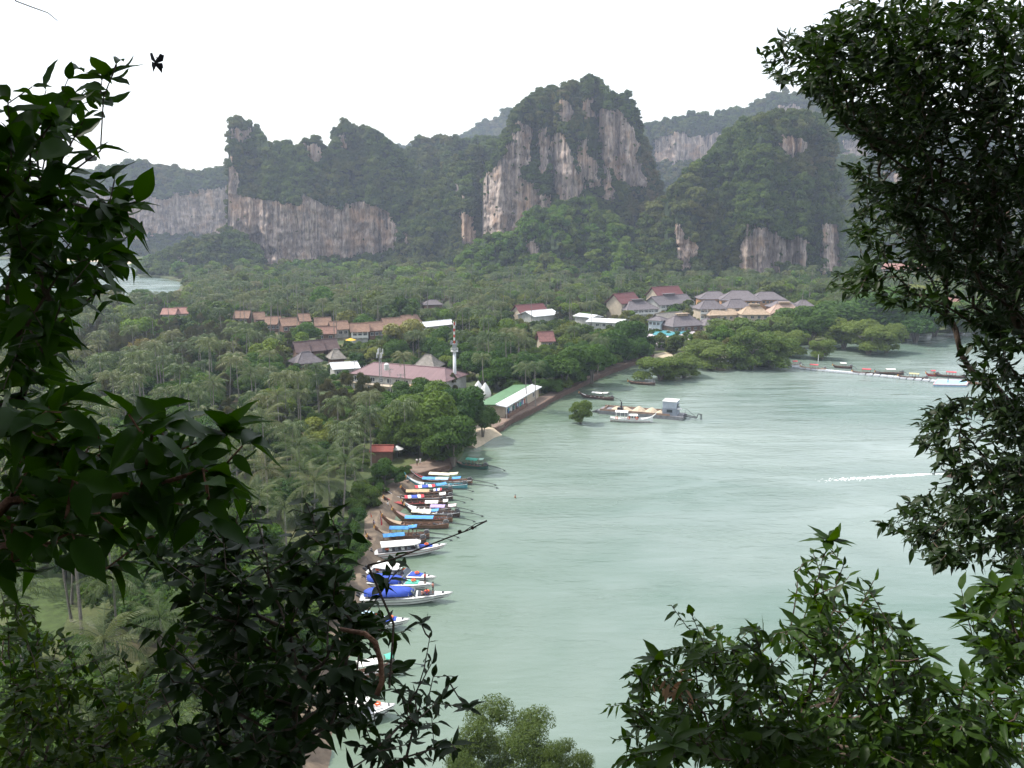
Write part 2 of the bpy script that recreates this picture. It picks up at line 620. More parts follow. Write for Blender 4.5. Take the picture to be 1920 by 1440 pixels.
def crown_mesh(name, m, seed, R=1.0, H=0.8, nl=9, n=500, leaf=0.16, lob=(0.36, 0.52), jit=0.55, core=0.78, aspect=0.55, low=0.25, cone=0.0, droop=0.0, fuzz=(0.86, 1.16)):
    """crown of radius R, height H about z=0..: lobes covered with leaf clumps"""
    g = np.random.default_rng(seed)
    cs, rs = [], []
    for i in range(nl):
        a = g.uniform(0, 2 * math.pi) + i * 2.4
        rr = R * math.sqrt(g.uniform(0.02, 0.62))
        zt = g.uniform(-low, 1.0)
        if cone:
            rr *= (1 - cone * max(zt, 0))
        z = H * zt * (1 - 0.55 * (rr / R) ** 2)
        r = R * g.uniform(*lob) * (1 - cone * 0.5 * max(zt, 0))
        cs.append((math.cos(a) * rr, math.sin(a) * rr, z)); rs.append(r)
    cs = np.array(cs); rs = np.array(rs)
    pts, nrm = [], []
    per = (rs ** 2 / (rs ** 2).sum() * n * 1.7).astype(int)
    for i in range(nl):
        d = unit(g.normal(size=(per[i], 3)))
        d[:, 2] = np.where(d[:, 2] < -0.3, -d[:, 2], d[:, 2])
        rad = rs[i] * g.uniform(fuzz[0], fuzz[1], (per[i], 1)) * np.array([[1, 1, 0.8]])
        p = cs[i] + d * rad
        keep = np.ones(len(p), bool)
        for j in range(nl):
            if j != i:
                q = (p - cs[j]) / (rs[j] * 0.85 * np.array([1, 1, 0.8]))
                keep &= (q ** 2).sum(1) > 1
        pts.append(p[keep]); nrm.append(d[keep])
    pts = np.concatenate(pts); nrm = np.concatenate(nrm)
    nn = unit(nrm + g.normal(size=nrm.shape) * jit + np.array([0, 0, 0.25]))
    k = len(pts)
    ref = unit(g.normal(size=(k, 3)))
    if droop:
        ref = unit(ref * (1 - droop) + np.array([0, 0, -droop]))
    a = unit(ref - nn * (ref * nn).sum(1, keepdims=True))
    b = np.cross(nn, a)
    s = (leaf * g.uniform(0.6, 1.35, (k, 1)))
    v0 = pts - a * s; v1 = pts + b * s * aspect - nn * s * .15; v2 = pts + a * s; v3 = pts - b * s * aspect - nn * s * .15
    V = np.stack([v0, v1, v2, v3], 1).reshape(-1, 3)
    Fq = np.arange(4 * k).reshape(k, 4)
    # bend along the long axis: two triangles each
    Ft = np.concatenate([Fq[:, [0, 1, 2]], Fq[:, [0, 2, 3]]])
    fl = [(Ft, 0)]
    if core:
        off = len(V); vs = [V]; fs = []
        for i in range(nl):
            cv, cf = ico_core(cs[i], rs[i] * core * np.array([1, 1, 0.78]), i)
            vs.append(cv); fs.append(cf + off); off += len(cv)
        V = np.concatenate(vs)
        fl.append((np.concatenate(fs), 0))
    return fast_mesh(name, V, fl, [m])

def tube_np(pts, rad, n=6):
    b = MB(); b.tube(pts, rad, n)
    return b

LM = dict(
    far=leafmat("far_forest_leaves", (0.012, 0.042, 0.006), (0.100, 0.150, 0.018), (0.15, 0.12, 0.045), trans=0.3, big=0.012, spec=.12),
    bright=leafmat("bright_forest_leaves", (0.028, 0.095, 0.006), (0.135, 0.215, 0.020), (0.20, 0.20, 0.05), trans=0.3, big=0.03, spec=.12),
    broad=leafmat("broadleaf_leaves", (0.014, 0.055, 0.005), (0.066, 0.135, 0.012), (0.115, 0.165, 0.022), trans=0.3, big=0.05, spec=.14),
    olive=leafmat("mangrove_leaves", (0.062, 0.115, 0.018), (0.150, 0.195, 0.042), None, trans=0.3, spec=.14),
    nolive=leafmat("dusky_olive_leaves", (0.040, 0.075, 0.014), (0.105, 0.140, 0.032), None, trans=0.3, spec=.14),
    cas=leafmat("casuarina_needles", (0.050, 0.066, 0.020), (0.125, 0.115, 0.045), None, trans=0.3, spec=.12),
    palm=leafmat("palm_fronds", (0.018, 0.052, 0.009), (0.105, 0.140, 0.040), (0.14, 0.135, 0.055), trans=0.25, rough=0.5, spec=0.3, big=0.15),
    yellow=leafmat("yellow_green_leaves", (0.14, 0.17, 0.03), (0.21, 0.20, 0.05), None, trans=0.3),
)
bark = mat("grey_bark", (0.17, 0.15, 0.125), 0.9, 0.35, 3, 0.5, 10)
palmbark = mat("palm_bark", (0.23, 0.205, 0.18), 0.9, 0.3, 2, 0.5, 12, stretch=(1, 1, 5))
darkbark = mat("dark_bark", (0.075, 0.055, 0.042), 0.85, 0.4, 12, 0.5, 40)

# ---- palms
def frond_arrays(L, pairs, seed, droop=0.75, rise=0.45, leafl=0.95, lw=0.07):
    """one frond along +X: arching rachis, hanging leaflets"""
    g = np.random.default_rng(seed)
    n = 9
    pts = []
    ang = rise
    x = z = 0.0
    for i in range(n + 1):
        pts.append((x, 0, z))
        x += math.cos(ang) * L / n; z += math.sin(ang) * L / n
        ang -= (droop + rise) / n * (0.6 + 1.0 * i / n)
    pts = np.array(pts)
    V = []; T = []
    # rachis: a thin three sided strip
    for i, p in enumerate(pts):
        w_ = 0.045 * (1 - i / n) + 0.012
        V += [(p[0], -w_, p[2]), (p[0], w_, p[2]), (p[0], 0, p[2] + w_ * 1.2)]
    for i in range(n):
        for a_, b_ in ((0, 1), (1, 2), (2, 0)):
            q = [i * 3 + a_, i * 3 + b_, i * 3 + 3 + b_, i * 3 + 3 + a_]
            T += [(q[0], q[1], q[2]), (q[0], q[2], q[3])]
    for k in range(pairs):
        t = 0.14 + 0.86 * (k + 0.5) / pairs
        i = min(int(t * n), n - 1); fr_ = t * n - i
        p = pts[i] * (1 - fr_) + pts[i + 1] * fr_
        d = unit(pts[i + 1] - pts[i])
        ll = leafl * L * 0.26 * math.sin(math.pi * min(0.96, 0.18 + 0.74 * t)) ** 0.7
        for s in (-1, 1):
            out = unit(np.array([d[0] * 0.55, s * 0.85, d[2] * 0.55 - 0.25 - 0.5 * t]) + g.normal(size=3) * 0.10)
            tip = p + out * ll * g.uniform(0.85, 1.1)
            tip = tip + np.array([0, 0, -ll * 0.38])
            mid = p + out * ll * 0.55
            wv = d * lw * (20 / pairs)
            o = len(V)
            V += [tuple(p - wv * .5), tuple(p + wv * .5), tuple(mid + wv * .6), tuple(mid - wv * .6), tuple(tip)]
            T += [(o, o + 1, o + 2), (o, o + 2, o + 3), (o + 3, o + 2, o + 4)]
    return np.array(V), np.array(T)

def rot_z(V, a):
    c, s = math.cos(a), math.sin(a)
    R = np.array([[c, -s, 0], [s, c, 0], [0, 0, 1]])
    return V @ R.T

def palm_crown_mesh(name, seed, nf=20, pairs=8, L=4.6, m=None):
    g = np.random.default_rng(seed)
    Vs, Ts, o = [], [], 0
    for k in range(nf):
        rise = 1.15 - 1.55 * (k / nf) + g.uniform(-.12, .12)
        V, T = frond_arrays(L * g.uniform(.85, 1.08) * (0.82 if k < 3 else 1), pairs, seed * 31 + k, 1.0 + g.uniform(-.15, .3), rise)
        a = k * 2.399 + g.uniform(-.2, .2)
        V = rot_z(V, a)
        # the sea breeze pushes the fronds to one side
        V[:, 0] -= 0.020 * np.maximum(V[:, 0] * 0 + np.hypot(V[:, 0], V[:, 1]), 0) ** 2 
        Vs.append(V); Ts.append(T + o); o += len(V)
    return fast_mesh(name, np.concatenate(Vs), [(np.concatenate(Ts), 0)], [m or LM['palm']])

def palm_trunk(name, seed, h, r=0.17, n=7):
    g = random.Random(seed)
    lean = g.uniform(-.09, .09), g.uniform(-.07, .07)
    b = MB()
    pts = []
    for i in range(7):
        t = i / 6
        pts.append((lean[0] * h * (t - 1) * (1.2 - .6 * t) , lean[1] * h * (t - 1) * (1.2 - .6 * t), h * (t - 1)))
    b.tube(pts, [r * (1.5 if i == 0 else 1.0 - .35 * i / 6) for i in range(7)], n)
    me = bpy.data.meshes.new(name)
    me.from_pydata(b.v, [], b.f); me.materials.append(palmbark); me.update()
    return me

def instancer(name, variants, pts, scl, rot, vid, label=None, cat=None, tilt=None, scz=None):
    """one stuff object: the given meshes set on points with geometry nodes"""
    src = bpy.data.collections.new(name + "_kinds")
    for i, v in enumerate(variants):
        o = bpy.data.objects.new("%s_kind_%02d" % (name, i), v)
        src.objects.link(o)
    me = bpy.data.meshes.new(name)
    me.vertices.add(len(pts))
    me.vertices.foreach_set("co", np.asarray(pts, dtype=np.float32).ravel())
    a = me.attributes.new("scl", 'FLOAT_VECTOR', 'POINT')
    scl = np.asarray(scl, dtype=np.float32)
    sz = scl if scz is None else np.asarray(scz, dtype=np.float32)
    a.data.foreach_set("vector", np.stack([scl, scl, sz], 1).ravel())
    rt = np.zeros((len(pts), 3), dtype=np.float32); rt[:, 2] = rot
    if tilt is not None:
        rt[:, :2] = tilt
    a = me.attributes.new("rot", 'FLOAT_VECTOR', 'POINT'); a.data.foreach_set("vector", rt.ravel())
    a = me.attributes.new("vid", 'INT', 'POINT'); a.data.foreach_set("value", np.asarray(vid, dtype=np.int32))
    me.update()
    o = link(name, me)
    ng = bpy.data.node_groups.new(name + "_nodes", 'GeometryNodeTree')
    ng.interface.new_socket("Geometry", in_out='INPUT', socket_type='NodeSocketGeometry')
    ng.interface.new_socket("Geometry", in_out='OUTPUT', socket_type='NodeSocketGeometry')
    N, L = ng.nodes, ng.links
    gi = N.new("NodeGroupInput"); go = N.new("NodeGroupOutput")
    ci = N.new("GeometryNodeCollectionInfo"); ci.inputs['Collection'].default_value = src
    ci.inputs['Separate Children'].default_value = True; ci.inputs['Reset Children'].default_value = True
    io = N.new("GeometryNodeInstanceOnPoints"); io.inputs['Pick Instance'].default_value = True
    def attr(nm, dt):
        q = N.new("GeometryNodeInputNamedAttribute"); q.data_type = dt; q.inputs['Name'].default_value = nm
        return q.outputs['Attribute']
    L.new(gi.outputs[0], io.inputs['Points']); L.new(ci.outputs[0], io.inputs['Instance'])
    L.new(attr("vid", 'INT'), io.inputs['Instance Index'])
    er = N.new("FunctionNodeEulerToRotation")
    L.new(attr("rot", 'FLOAT_VECTOR'), er.inputs[0])
    L.new(er.outputs[0], io.inputs['Rotation'])
    L.new(attr("scl", 'FLOAT_VECTOR'), io.inputs['Scale'])
    L.new(io.outputs[0], go.inputs[0])
    md = o.modifiers.new("scatter", 'NODES'); md.node_group = ng
    tag(o, label, cat, kind='stuff')
    return o

FARV = [crown_mesh("far_crown", LM['far'], 100 + i, 1, .75, 7 + i % 3, 330, .17, core=.8) for i in range(5)]
BRIV = [crown_mesh("bright_crown", LM['bright'], 140 + i, 1, .85, 8, 360, .16, core=.8) for i in range(4)]

# ------------------------------------------------------------------ karst massifs
def rock_material():
    m, t, b = nodes_of("limestone_cliff")
    N, L = t.nodes, t.links
    tc = N.new("ShaderNodeTexCoord")
    def noise(scale, st, det=6, rough=0.6, dist=0.0):
        mp = N.new("ShaderNodeMapping"); mp.inputs['Scale'].default_value = st
        L.new(tc.outputs['Object'], mp.inputs[0])
        n = N.new("ShaderNodeTexNoise"); n.inputs['Scale'].default_value = scale; n.inputs['Detail'].default_value = det
        n.inputs['Roughness'].default_value = rough; n.inputs['Distortion'].default_value = dist
        L.new(mp.outputs[0], n.inputs['Vector'])
        return n
    streak = noise(0.28, (1, .6, .085), 7, .72, .3)
    fine = noise(0.9, (1, .6, .11), 6, .7)
    patch = noise(0.035, (1, 1, 1.1), 5, .62, .5)
    hue = noise(0.022, (1, 1, .8), 4, .6)
    cr = N.new("ShaderNodeValToRGB"); e = cr.color_ramp.elements
    e[0].position = 0.30; e[0].color = (0.060, 0.056, 0.056, 1)
    e[1].position = 0.72; e[1].color = (0.76, 0.69, 0.61, 1)
    for p, c in ((.42, (0.21, 0.175, 0.16, 1)), (.52, (0.40, 0.315, 0.265, 1)), (.62, (0.55, 0.455, 0.39, 1))):
        k = e.new(p); k.color = c
    L.new(streak.outputs[0], cr.inputs[0])
    oc = N.new("ShaderNodeMapRange"); oc.inputs[1].default_value = .48; oc.inputs[2].default_value = .66; oc.inputs[4].default_value = .7
    L.new(patch.outputs[0], oc.inputs[0])
    mo = N.new("ShaderNodeMix"); mo.data_type = 'RGBA'; mo.inputs[7].default_value = (0.58, 0.37, 0.235, 1)
    L.new(oc.outputs[0], mo.inputs[0]); L.new(cr.outputs[0], mo.inputs[6])
    gc = N.new("ShaderNodeMapRange"); gc.inputs[1].default_value = .5; gc.inputs[2].default_value = .7; gc.inputs[4].default_value = .45
    L.new(hue.outputs[0], gc.inputs[0])
    mg = N.new("ShaderNodeMix"); mg.data_type = 'RGBA'; mg.inputs[7].default_value = (0.17, 0.155, 0.155, 1)
    L.new(gc.outputs[0], mg.inputs[0]); L.new(mo.outputs[2], mg.inputs[6])
    fm = N.new("ShaderNodeMix"); fm.data_type = 'RGBA'; fm.blend_type = 'MULTIPLY'; fm.inputs[0].default_value = .8
    fc = N.new("ShaderNodeValToRGB"); fc.color_ramp.elements[0].position = .3; fc.color_ramp.elements[0].color = (.45, .44, .44, 1)
    fc.color_ramp.elements[1].position = .62; fc.color_ramp.elements[1].color = (1.25, 1.25, 1.25, 1)
    L.new(fine.outputs[0], fc.inputs[0]); L.new(mg.outputs[2], fm.inputs[6]); L.new(fc.outputs[0], fm.inputs[7])
    pock_shade = noise(.075, (1, 1, 1.5), 5, .7, .8)  # shade of pockets and overhangs, painted on the rock as random dark patches
    pr_ = N.new("ShaderNodeMapRange"); pr_.inputs[1].default_value = .60; pr_.inputs[2].default_value = .74; pr_.inputs[4].default_value = .6
    L.new(pock_shade.outputs[0], pr_.inputs[0])
    pk = N.new("ShaderNodeMix"); pk.data_type = 'RGBA'; pk.inputs[7].default_value = (0.07, 0.062, 0.062, 1)
    L.new(pr_.outputs[0], pk.inputs[0]); L.new(fm.outputs[2], pk.inputs[6])
    fm = pk
    # plant cover where the rock attribute is low
    at = N.new("ShaderNodeAttribute"); at.attribute_name = "rock"
    ed = noise(.12, (1, 1, .5), 5, .7)
    sm = N.new("ShaderNodeMath"); sm.operation = 'ADD'
    L.new(at.outputs['Fac'], sm.inputs[0]); L.new(ed.outputs[0], sm.inputs[1])
    th = N.new("ShaderNodeMapRange"); th.inputs[1].default_value = .85; th.inputs[2].default_value = 1.05
    L.new(sm.outputs[0], th.inputs[0])
    gr = N.new("ShaderNodeMix"); gr.data_type = 'RGBA'
    gr.inputs[6].default_value = (0.030, 0.048, 0.018, 1)
    L.new(th.outputs[0], gr.inputs[0]); L.new(fm.outputs[2], gr.inputs[7])
    L.new(gr.outputs[2], b.inputs['Base Color'])
    b.inputs['Roughness'].default_value = .95
    b.inputs['Specular IOR Level'].default_value = .15
    bp = N.new("ShaderNodeBump"); bp.inputs['Distance'].default_value = 2.0; bp.inputs['Strength'].default_value = .8
    L.new(fine.outputs[0], bp.inputs['Height']); L.new(bp.outputs[0], b.inputs['Normal'])
    return m
ROCK = rock_material()
ALLTREES = {}

def massif(name, sil, Yf, rocks=(), slope=0.6, rslope=0.06, base_py=None, step=1.6, bush=1.0, tree=(3.2, 6.0), kinds='far', dens=1.0, amp=1.0, back=70, rough_top=3.0, yjit=14, cave=None, round_=40, tree_name='hillside_forest', seed=0, rockbush=.03):
    """A karst hill. sil: skyline points; Yf: distance of its foot; rocks: bare faces (near vertical), elsewhere wooded slope."""
    sx = np.array([p[0] for p in sil], float); sy = np.array([p[1] for p in sil], float)
    x0, x1 = sx.min(), sx.max()
    cols = np.arange(x0, x1 + step, step)
    NR = 90
    nb = 8
    pts = np.zeros((len(cols), NR + nb, 3)); rk = np.zeros((len(cols), NR + nb))
    xc, xh = (x0 + x1) / 2, (x1 - x0) / 2
    for ci, px in enumerate(cols):
        topy = np.interp(px, sx, sy)
        topy += fbm(px * .09, seed, 3.3, 4) * rough_top
        tt = (px - xc) / xh
        Y = Yf + round_ * (1 - math.sqrt(max(0, 1 - min(1, abs(tt)) ** 2.5))) + yjit * fbm(px * .013, seed * 3.1, 0, 3) + 0.35 * yjit * fbm(px * .06, seed * 3.1, 5, 3)
        z = -3.0
        prof = []
        y = Y
        dz = 1.2
        k = (px - 960) / F
        while True:
            # depth along view for constant px
            f_ = y * cp - (z - CH) * sp
            X = k * f_
            py = 720 - F * (y * sp + (z - CH) * cp) / f_
            r_ = 0.0
            wob = 7 * fbm(px * .05, py * .05, seed, 3) + 6 * fbm(px * .22, py * .12, seed + 2, 3)
            for poly in rocks:
                if inpoly(px + wob, py + wob * .7, poly):
                    r_ = 1.0
                    break
            prof.append((X, y, z, r_, py))
            if py <= topy or z > 420:
                break
            z += dz
            led = 0.6 * fbm(px * .02 + 40, z * .05, seed, 3)
            y += dz * (rslope if r_ > .5 else max(0.05, slope * (1 + led)))
        A = np.array(prof)
        n = len(A)
        idx = np.linspace(0, n - 1, NR)
        for q in range(4):
            v = np.interp(idx, np.arange(n), A[:, q])
            if q < 3:
                pts[ci, :NR, q] = v
            else:
                rk[ci, :NR] = v
        tp = pts[ci, NR - 1]
        for j in range(nb):
            s = (j + 1) / nb
            pts[ci, NR + j] = (tp[0] * (1 + .0 * s), tp[1] + back * s, max(-3, tp[2] * (1 - s ** 1.6) - 3 * s))
    # relief: buttresses, flutes and ledges pushed towards or away from the viewer
    for i in range(len(cols)):
        for j in range(NR):
            p = pts[i, j]
            hfrac = j / (NR - 1)
            r_ = rk[i, j]
            fl = fbm(p[0] * .05, seed, p[2] * .012, 4) * 7 * amp + fbm(p[0] * .22, seed, p[2] * .03, 4) * (2.4 if r_ > .5 else 1.2) * amp + (fbm(p[0] * .09, seed, p[2] * .13, 4) * 3.2 if r_ > .5 else 0)
            lump = fbm(p[0] * .035, p[2] * .035, seed + 7, 4) * (3 if r_ > .5 else 9) * amp
            if cave and inpoly(cols[i], proj(p[0], p[1], p[2])[1], cave):
                lump += 9
            d = (fl + lump) * min(1, (1 - hfrac) * 8)
            f0 = p[1] * cp - (p[2] - CH) * sp
            pts[i, j, 1] += d
            # keep it on the same line of sight sideways only slightly
            pts[i, j, 0] += d * p[0] / max(p[1], 1) * .5
    rb = rk.copy()
    nc = len(cols); NRT = NR + nb
    V = pts.reshape(-1, 3)
    ii = (np.arange(nc - 1)[:, None] * NRT + np.arange(NRT - 1)[None, :]).ravel()
    Fq = np.stack([ii, ii + NRT, ii + NRT + 1, ii + 1], 1)
    me = fast_mesh(name, V, [(Fq, 0)], [ROCK], {"rock": rb.ravel()}, smooth=True)
    tag(link(name, me), kind='structure')
    # wood on it
    g = np.random.default_rng(seed + 50)
    a, b_, c_, d_ = V[Fq[:, 0]], V[Fq[:, 1]], V[Fq[:, 2]], V[Fq[:, 3]]
    nrm = np.cross(c_ - a, d_ - b_)
    area = np.linalg.norm(nrm, axis=1) / 2
    rf = rb.ravel()[Fq].mean(1)
    zc = (a[:, 2] + c_[:, 2]) / 2
    wgt = area * np.where(rf < .35, 1.0, rockbush) * (zc > .5)
    tavg = (tree[0] + tree[1]) / 2
    n = int(wgt.sum() / (tavg ** 2 * 1.25) * dens)
    pick = g.choice(len(Fq), size=n, p=wgt / wgt.sum())
    u = g.uniform(0, 1, (n, 1)); v = g.uniform(0, 1, (n, 1))
    pos = (a[pick] * (1 - u) + b_[pick] * u) * (1 - v) + (d_[pick] * (1 - u) + c_[pick] * u) * v
    s = tree[0] * .8 + (tree[1] * 1.15 - tree[0] * .8) * g.beta(1.3, 2.4, n)
    s = np.where(rf[pick] > .35, s * .4, s)
    keep = np.ones(n, bool)
    pos[:, 2] -= s * .15
    ALLTREES.setdefault(kinds, []).append((pos[keep], s[keep]))
    return me

# distant hills first
massif("far_left_mountain", [(-260, 470), (-200, 400), (-60, 372), (60, 350), (130, 330), (200, 318), (245, 306), (300, 311), (345, 324), (370, 328), (400, 319), (425, 316), (470, 330), (520, 420), (530, 470)],
       1290, [[(120, 355), (230, 352), (300, 372), (345, 362), (430, 350), (470, 380), (470, 450), (300, 440), (250, 452), (120, 455)]], slope=.7, step=2.6, tree=(5, 8.5), seed=1, back=120)
massif("far_pale_ridge", [(690, 420), (740, 276), (800, 271), (850, 262), (872, 254), (900, 236), (930, 222), (960, 205), (985, 202), (1040, 230), (1100, 260), (1160, 300), (1200, 400)],
       1750, [], slope=1.0, step=3, tree=(7, 11), seed=2, back=160)
massif("far_right_plateau", [(1150, 420), (1175, 260), (1200, 240), (1228, 235), (1258, 229), (1268, 221), (1300, 215), (1345, 218), (1375, 208), (1410, 203), (1420, 194), (1450, 179), (1472, 173), (1490, 182), (1505, 176), (1530, 175), (1560, 190), (1640, 215), (1740, 250), (1900, 262), (2100, 300), (2250, 430)],
       1330, [[(1225, 262), (1268, 248), (1300, 255), (1350, 250), (1372, 262), (1340, 292), (1300, 306), (1225, 306)], [(1448, 200), (1500, 198), (1512, 215), (1452, 222)], [(1580, 262), (1640, 262), (1620, 292), (1585, 300)]], slope=.8, step=2.6, tree=(5, 9), seed=3, back=150)
massif("left_ridge", [(600, 440), (625, 290), (640, 270), (680, 262), (728, 272), (760, 282), (785, 265), (820, 260), (850, 259), (880, 264), (900, 256), (920, 262), (945, 256), (980, 262), (1010, 300), (1030, 400)],
       985, [], slope=.75, step=2.2, tree=(3.8, 6.5), seed=4, back=110)
massif("left_cliff", [(424, 486), (426, 440), (428, 400), (425, 330), (421, 290), (424, 268), (428, 244), (438, 232), (450, 228), (462, 231), (476, 240), (490, 262), (504, 270), (511, 294), (517, 292), (519, 276), (534, 270), (549, 286), (558, 280), (572, 268), (592, 262), (606, 282), (620, 280), (625, 262), (631, 243), (648, 234), (662, 243), (682, 245), (706, 249), (722, 262), (734, 280), (760, 300), (790, 345), (800, 400), (812, 450), (818, 486)],
       905, [[(418, 285), (434, 292), (446, 340), (452, 366), (490, 372), (553, 384), (580, 368), (613, 388), (645, 384), (673, 376), (727, 393), (743, 423), (769, 458), (760, 470), (630, 486), (440, 505), (410, 500), (416, 400)],
             [(432, 240), (470, 238), (474, 262), (440, 268)], [(574, 274), (596, 270), (604, 300), (580, 304)], [(634, 254), (644, 248), (650, 278), (636, 276)]],
       slope=.62, step=1.3, tree=(3.0, 6.6), seed=5, back=90, cave=[(468, 440), (490, 436), (500, 460), (520, 470), (500, 486), (466, 486)], round_=25, rough_top=4, rockbush=.012)
massif("wooded_spur", [(735, 486), (745, 440), (765, 400), (785, 350), (810, 322), (840, 305), (870, 290), (900, 275), (935, 265), (960, 290), (985, 340), (990, 480)],
       865, [[(845, 342), (862, 338), (873, 372), (856, 378)], [(862, 398), (885, 400), (892, 466), (868, 462)], [(755, 440), (766, 436), (768, 466), (756, 468)]], slope=.8, step=1.8, tree=(3.4, 7.2), seed=6, back=80)
massif("central_peak", [(903, 470), (905, 400), (906, 345), (912, 325), (922, 308), (934, 284), (946, 258), (958, 226), (967, 207), (985, 192), (1006, 177), (1037, 166), (1056, 167), (1069, 155), (1084, 158), (1094, 147), (1104, 144), (1117, 148), (1131, 165), (1141, 178), (1152, 174), (1170, 177), (1182, 190), (1192, 206), (1200, 237), (1208, 262), (1222, 300), (1236, 345), (1246, 400), (1252, 470)],
       805, [[(898, 340), (926, 314), (948, 288), (960, 258), (980, 232), (996, 238), (998, 300), (984, 318), (975, 332), (998, 345), (1014, 352), (1016, 390), (995, 414), (965, 435), (945, 448), (908, 475), (894, 475)],
             [(1034, 256), (1052, 248), (1066, 272), (1078, 312), (1088, 345), (1084, 384), (1050, 380), (1040, 350), (1030, 330)], [(1048, 192), (1060, 186), (1074, 204), (1070, 232), (1050, 226)],
             [(1122, 200), (1165, 208), (1190, 240), (1200, 300), (1212, 352), (1180, 348), (1150, 335), (1126, 290)], [(1084, 262), (1100, 258), (1106, 300), (1092, 366), (1084, 330)], [(1128, 300), (1150, 340), (1152, 378), (1132, 372)], [(1010, 250), (1026, 240), (1030, 300), (1012, 340)], [(1000, 372), (1034, 368), (1030, 396), (1000, 400)], [(1098, 290), (1118, 300), (1124, 352), (1104, 350)], [(1090, 190), (1108, 180), (1112, 215), (1096, 225)]],
       slope=.42, rslope=.05, step=1.3, tree=(2.2, 5.4), seed=7, back=110, round_=70, rough_top=4, rockbush=.10, dens=.9)
massif("right_hill", [(1196, 510), (1202, 470), (1206, 440), (1216, 402), (1240, 382), (1268, 352), (1292, 330), (1322, 304), (1342, 290), (1354, 268), (1366, 246), (1392, 236), (1420, 222), (1452, 216), (1500, 215), (1532, 222), (1548, 240), (1560, 270), (1566, 330), (1572, 400), (1574, 460), (1578, 510)],
       700, [[(1268, 428), (1280, 424), (1286, 444), (1306, 448), (1307, 476), (1288, 506), (1272, 506), (1268, 460)], [(1396, 412), (1414, 410), (1418, 430), (1450, 426), (1462, 448), (1460, 512), (1394, 514), (1384, 488), (1392, 450)], [(1456, 444), (1484, 442), (1512, 450), (1510, 500), (1490, 505), (1470, 500), (1460, 470)], [(1540, 424), (1572, 414), (1576, 512), (1540, 512)],
             [(1462, 256), (1500, 256), (1514, 270), (1508, 290), (1478, 296), (1462, 276)], [(1566, 330), (1576, 330), (1580, 360), (1564, 350)]],
       slope=.72, rslope=.04, step=1.5, tree=(3.0, 7.2), seed=8, back=90, round_=45, rough_top=4)
massif("right_background_slope", [(1500, 500), (1530, 420), (1560, 330), (1580, 300), (1640, 300), (1700, 318), (1780, 330), (1860, 310), (1940, 290), (2050, 300), (2200, 420), (2260, 500)],
       900, [[(1655, 318), (1700, 330), (1690, 352), (1660, 340)], [(1740, 350), (1790, 345), (1780, 375), (1745, 378)]], slope=1.3, step=2.4, tree=(4, 7), seed=9, back=120)
massif("green_foothill", [(868, 500), (884, 468), (905, 454), (930, 444), (962, 442), (982, 424), (1000, 418), (1016, 402), (1040, 398), (1058, 384), (1078, 388), (1092, 380), (1112, 384), (1126, 402), (1146, 404), (1162, 428), (1192, 440), (1212, 446), (1228, 466), (1250, 500)],
       690, [[(985, 452), (1010, 452), (1006, 476), (988, 474)]], slope=1.1, step=1.8, tree=(2.8, 7.8), kinds='bright', seed=10, back=60, rough_top=9, amp=1.5, dens=.8)
massif("left_headland", [(258, 522), (264, 508), (276, 492), (300, 480), (325, 468), (352, 456), (380, 450), (404, 444), (425, 430), (450, 440), (480, 470), (500, 520)],
       850, [[(334, 484), (342, 478), (346, 500), (336, 502)]], slope=1.1, step=1.8, tree=(3.4, 6.2), seed=11, back=40, yjit=6)

for kd, var, nm, lab in (('far', FARV, 'mountain_forest', 'dark green forest clinging to the limestone mountains'), ('bright', BRIV + FARV[:3], 'foothill_forest', 'bright green wood on the foothill below the central peak')):
    pos = np.concatenate([p for p, s in ALLTREES[kd]]); s = np.concatenate([s for p, s in ALLTREES[kd]])
    n = len(pos)
    print(nm, n)
    instancer(nm, var, pos, s, nr.uniform(0, 6.28, n), nr.integers(0, len(var), n), lab, tilt=nr.normal(0, .12, (n, 2)), scz=s * nr.uniform(.8, 1.3, n))
# ------------------------------------------------------------------ labels by landmark
LMK = [((450, 592), "the leftmost terracotta bungalow"), ((545, 605), "the middle of the bungalow row"), ((672, 622), "the bungalow with white balcony posts"), ((326, 588), "the pinkish roofs at the far left"), ((598, 652), "the three dark gable roofs"),
       ((745, 700), "the mauve roofed hall"), ((852, 660), "the red and white mast"), ((828, 606), "the long white roof"), ((1010, 582), "the dark red roofed restaurant"), ((1132, 595), "the broad white roof"), ((1027, 634), "the brown cottage"),
       ((965, 745), "the green and white shop roof"), ((714, 842), "the red roofed shelter"), ((780, 880), "the curved stone wall"), ((735, 960), "the prows of the moored longtails"), ((690, 1035), "the white topped speedboat"), ((680, 1105), "the blue covered speedboats"),
       ((1260, 560), "the long balconied resort wing"), ((1395, 550), "the big hipped resort halls"), ((1475, 582), "the pinkish tan resort roof"), ((1262, 625), "the swimming pool"), ((300, 525), "the far left bay"), ((600, 470), "the tall left cliff"), ((440, 480), "the left edge of the cliff"), ((760, 465), "the right end of the cliff face"),
       ((930, 470), "the foot of the central peak"), ((1070, 450), "the bright green foothill"), ((1285, 480), "the small pale rock face"), ((1430, 470), "the ochre rock face"), ((1560, 470), "the grey rock edge"), ((1690, 500), "the far salmon roof"), ((1775, 565), "the salmon roofed house"), ((1650, 570), "the dark mangrove wood"),
       ((60, 1120), "the upper lawn"), ((110, 1360), "the lower lawn"), ((500, 760), "the dip in the palm grove"), ((330, 700), "the casuarina belt"), ((590, 1130), "the lower beach"), ((560, 900), "the shady slope above the beach"), ((400, 860), "the middle of the palm grove"), ((200, 620), "the grove by the far bay"), ((450, 1010), "the lower palm grove"), ((250, 1190), "the windblown palms near the viewpoint")]
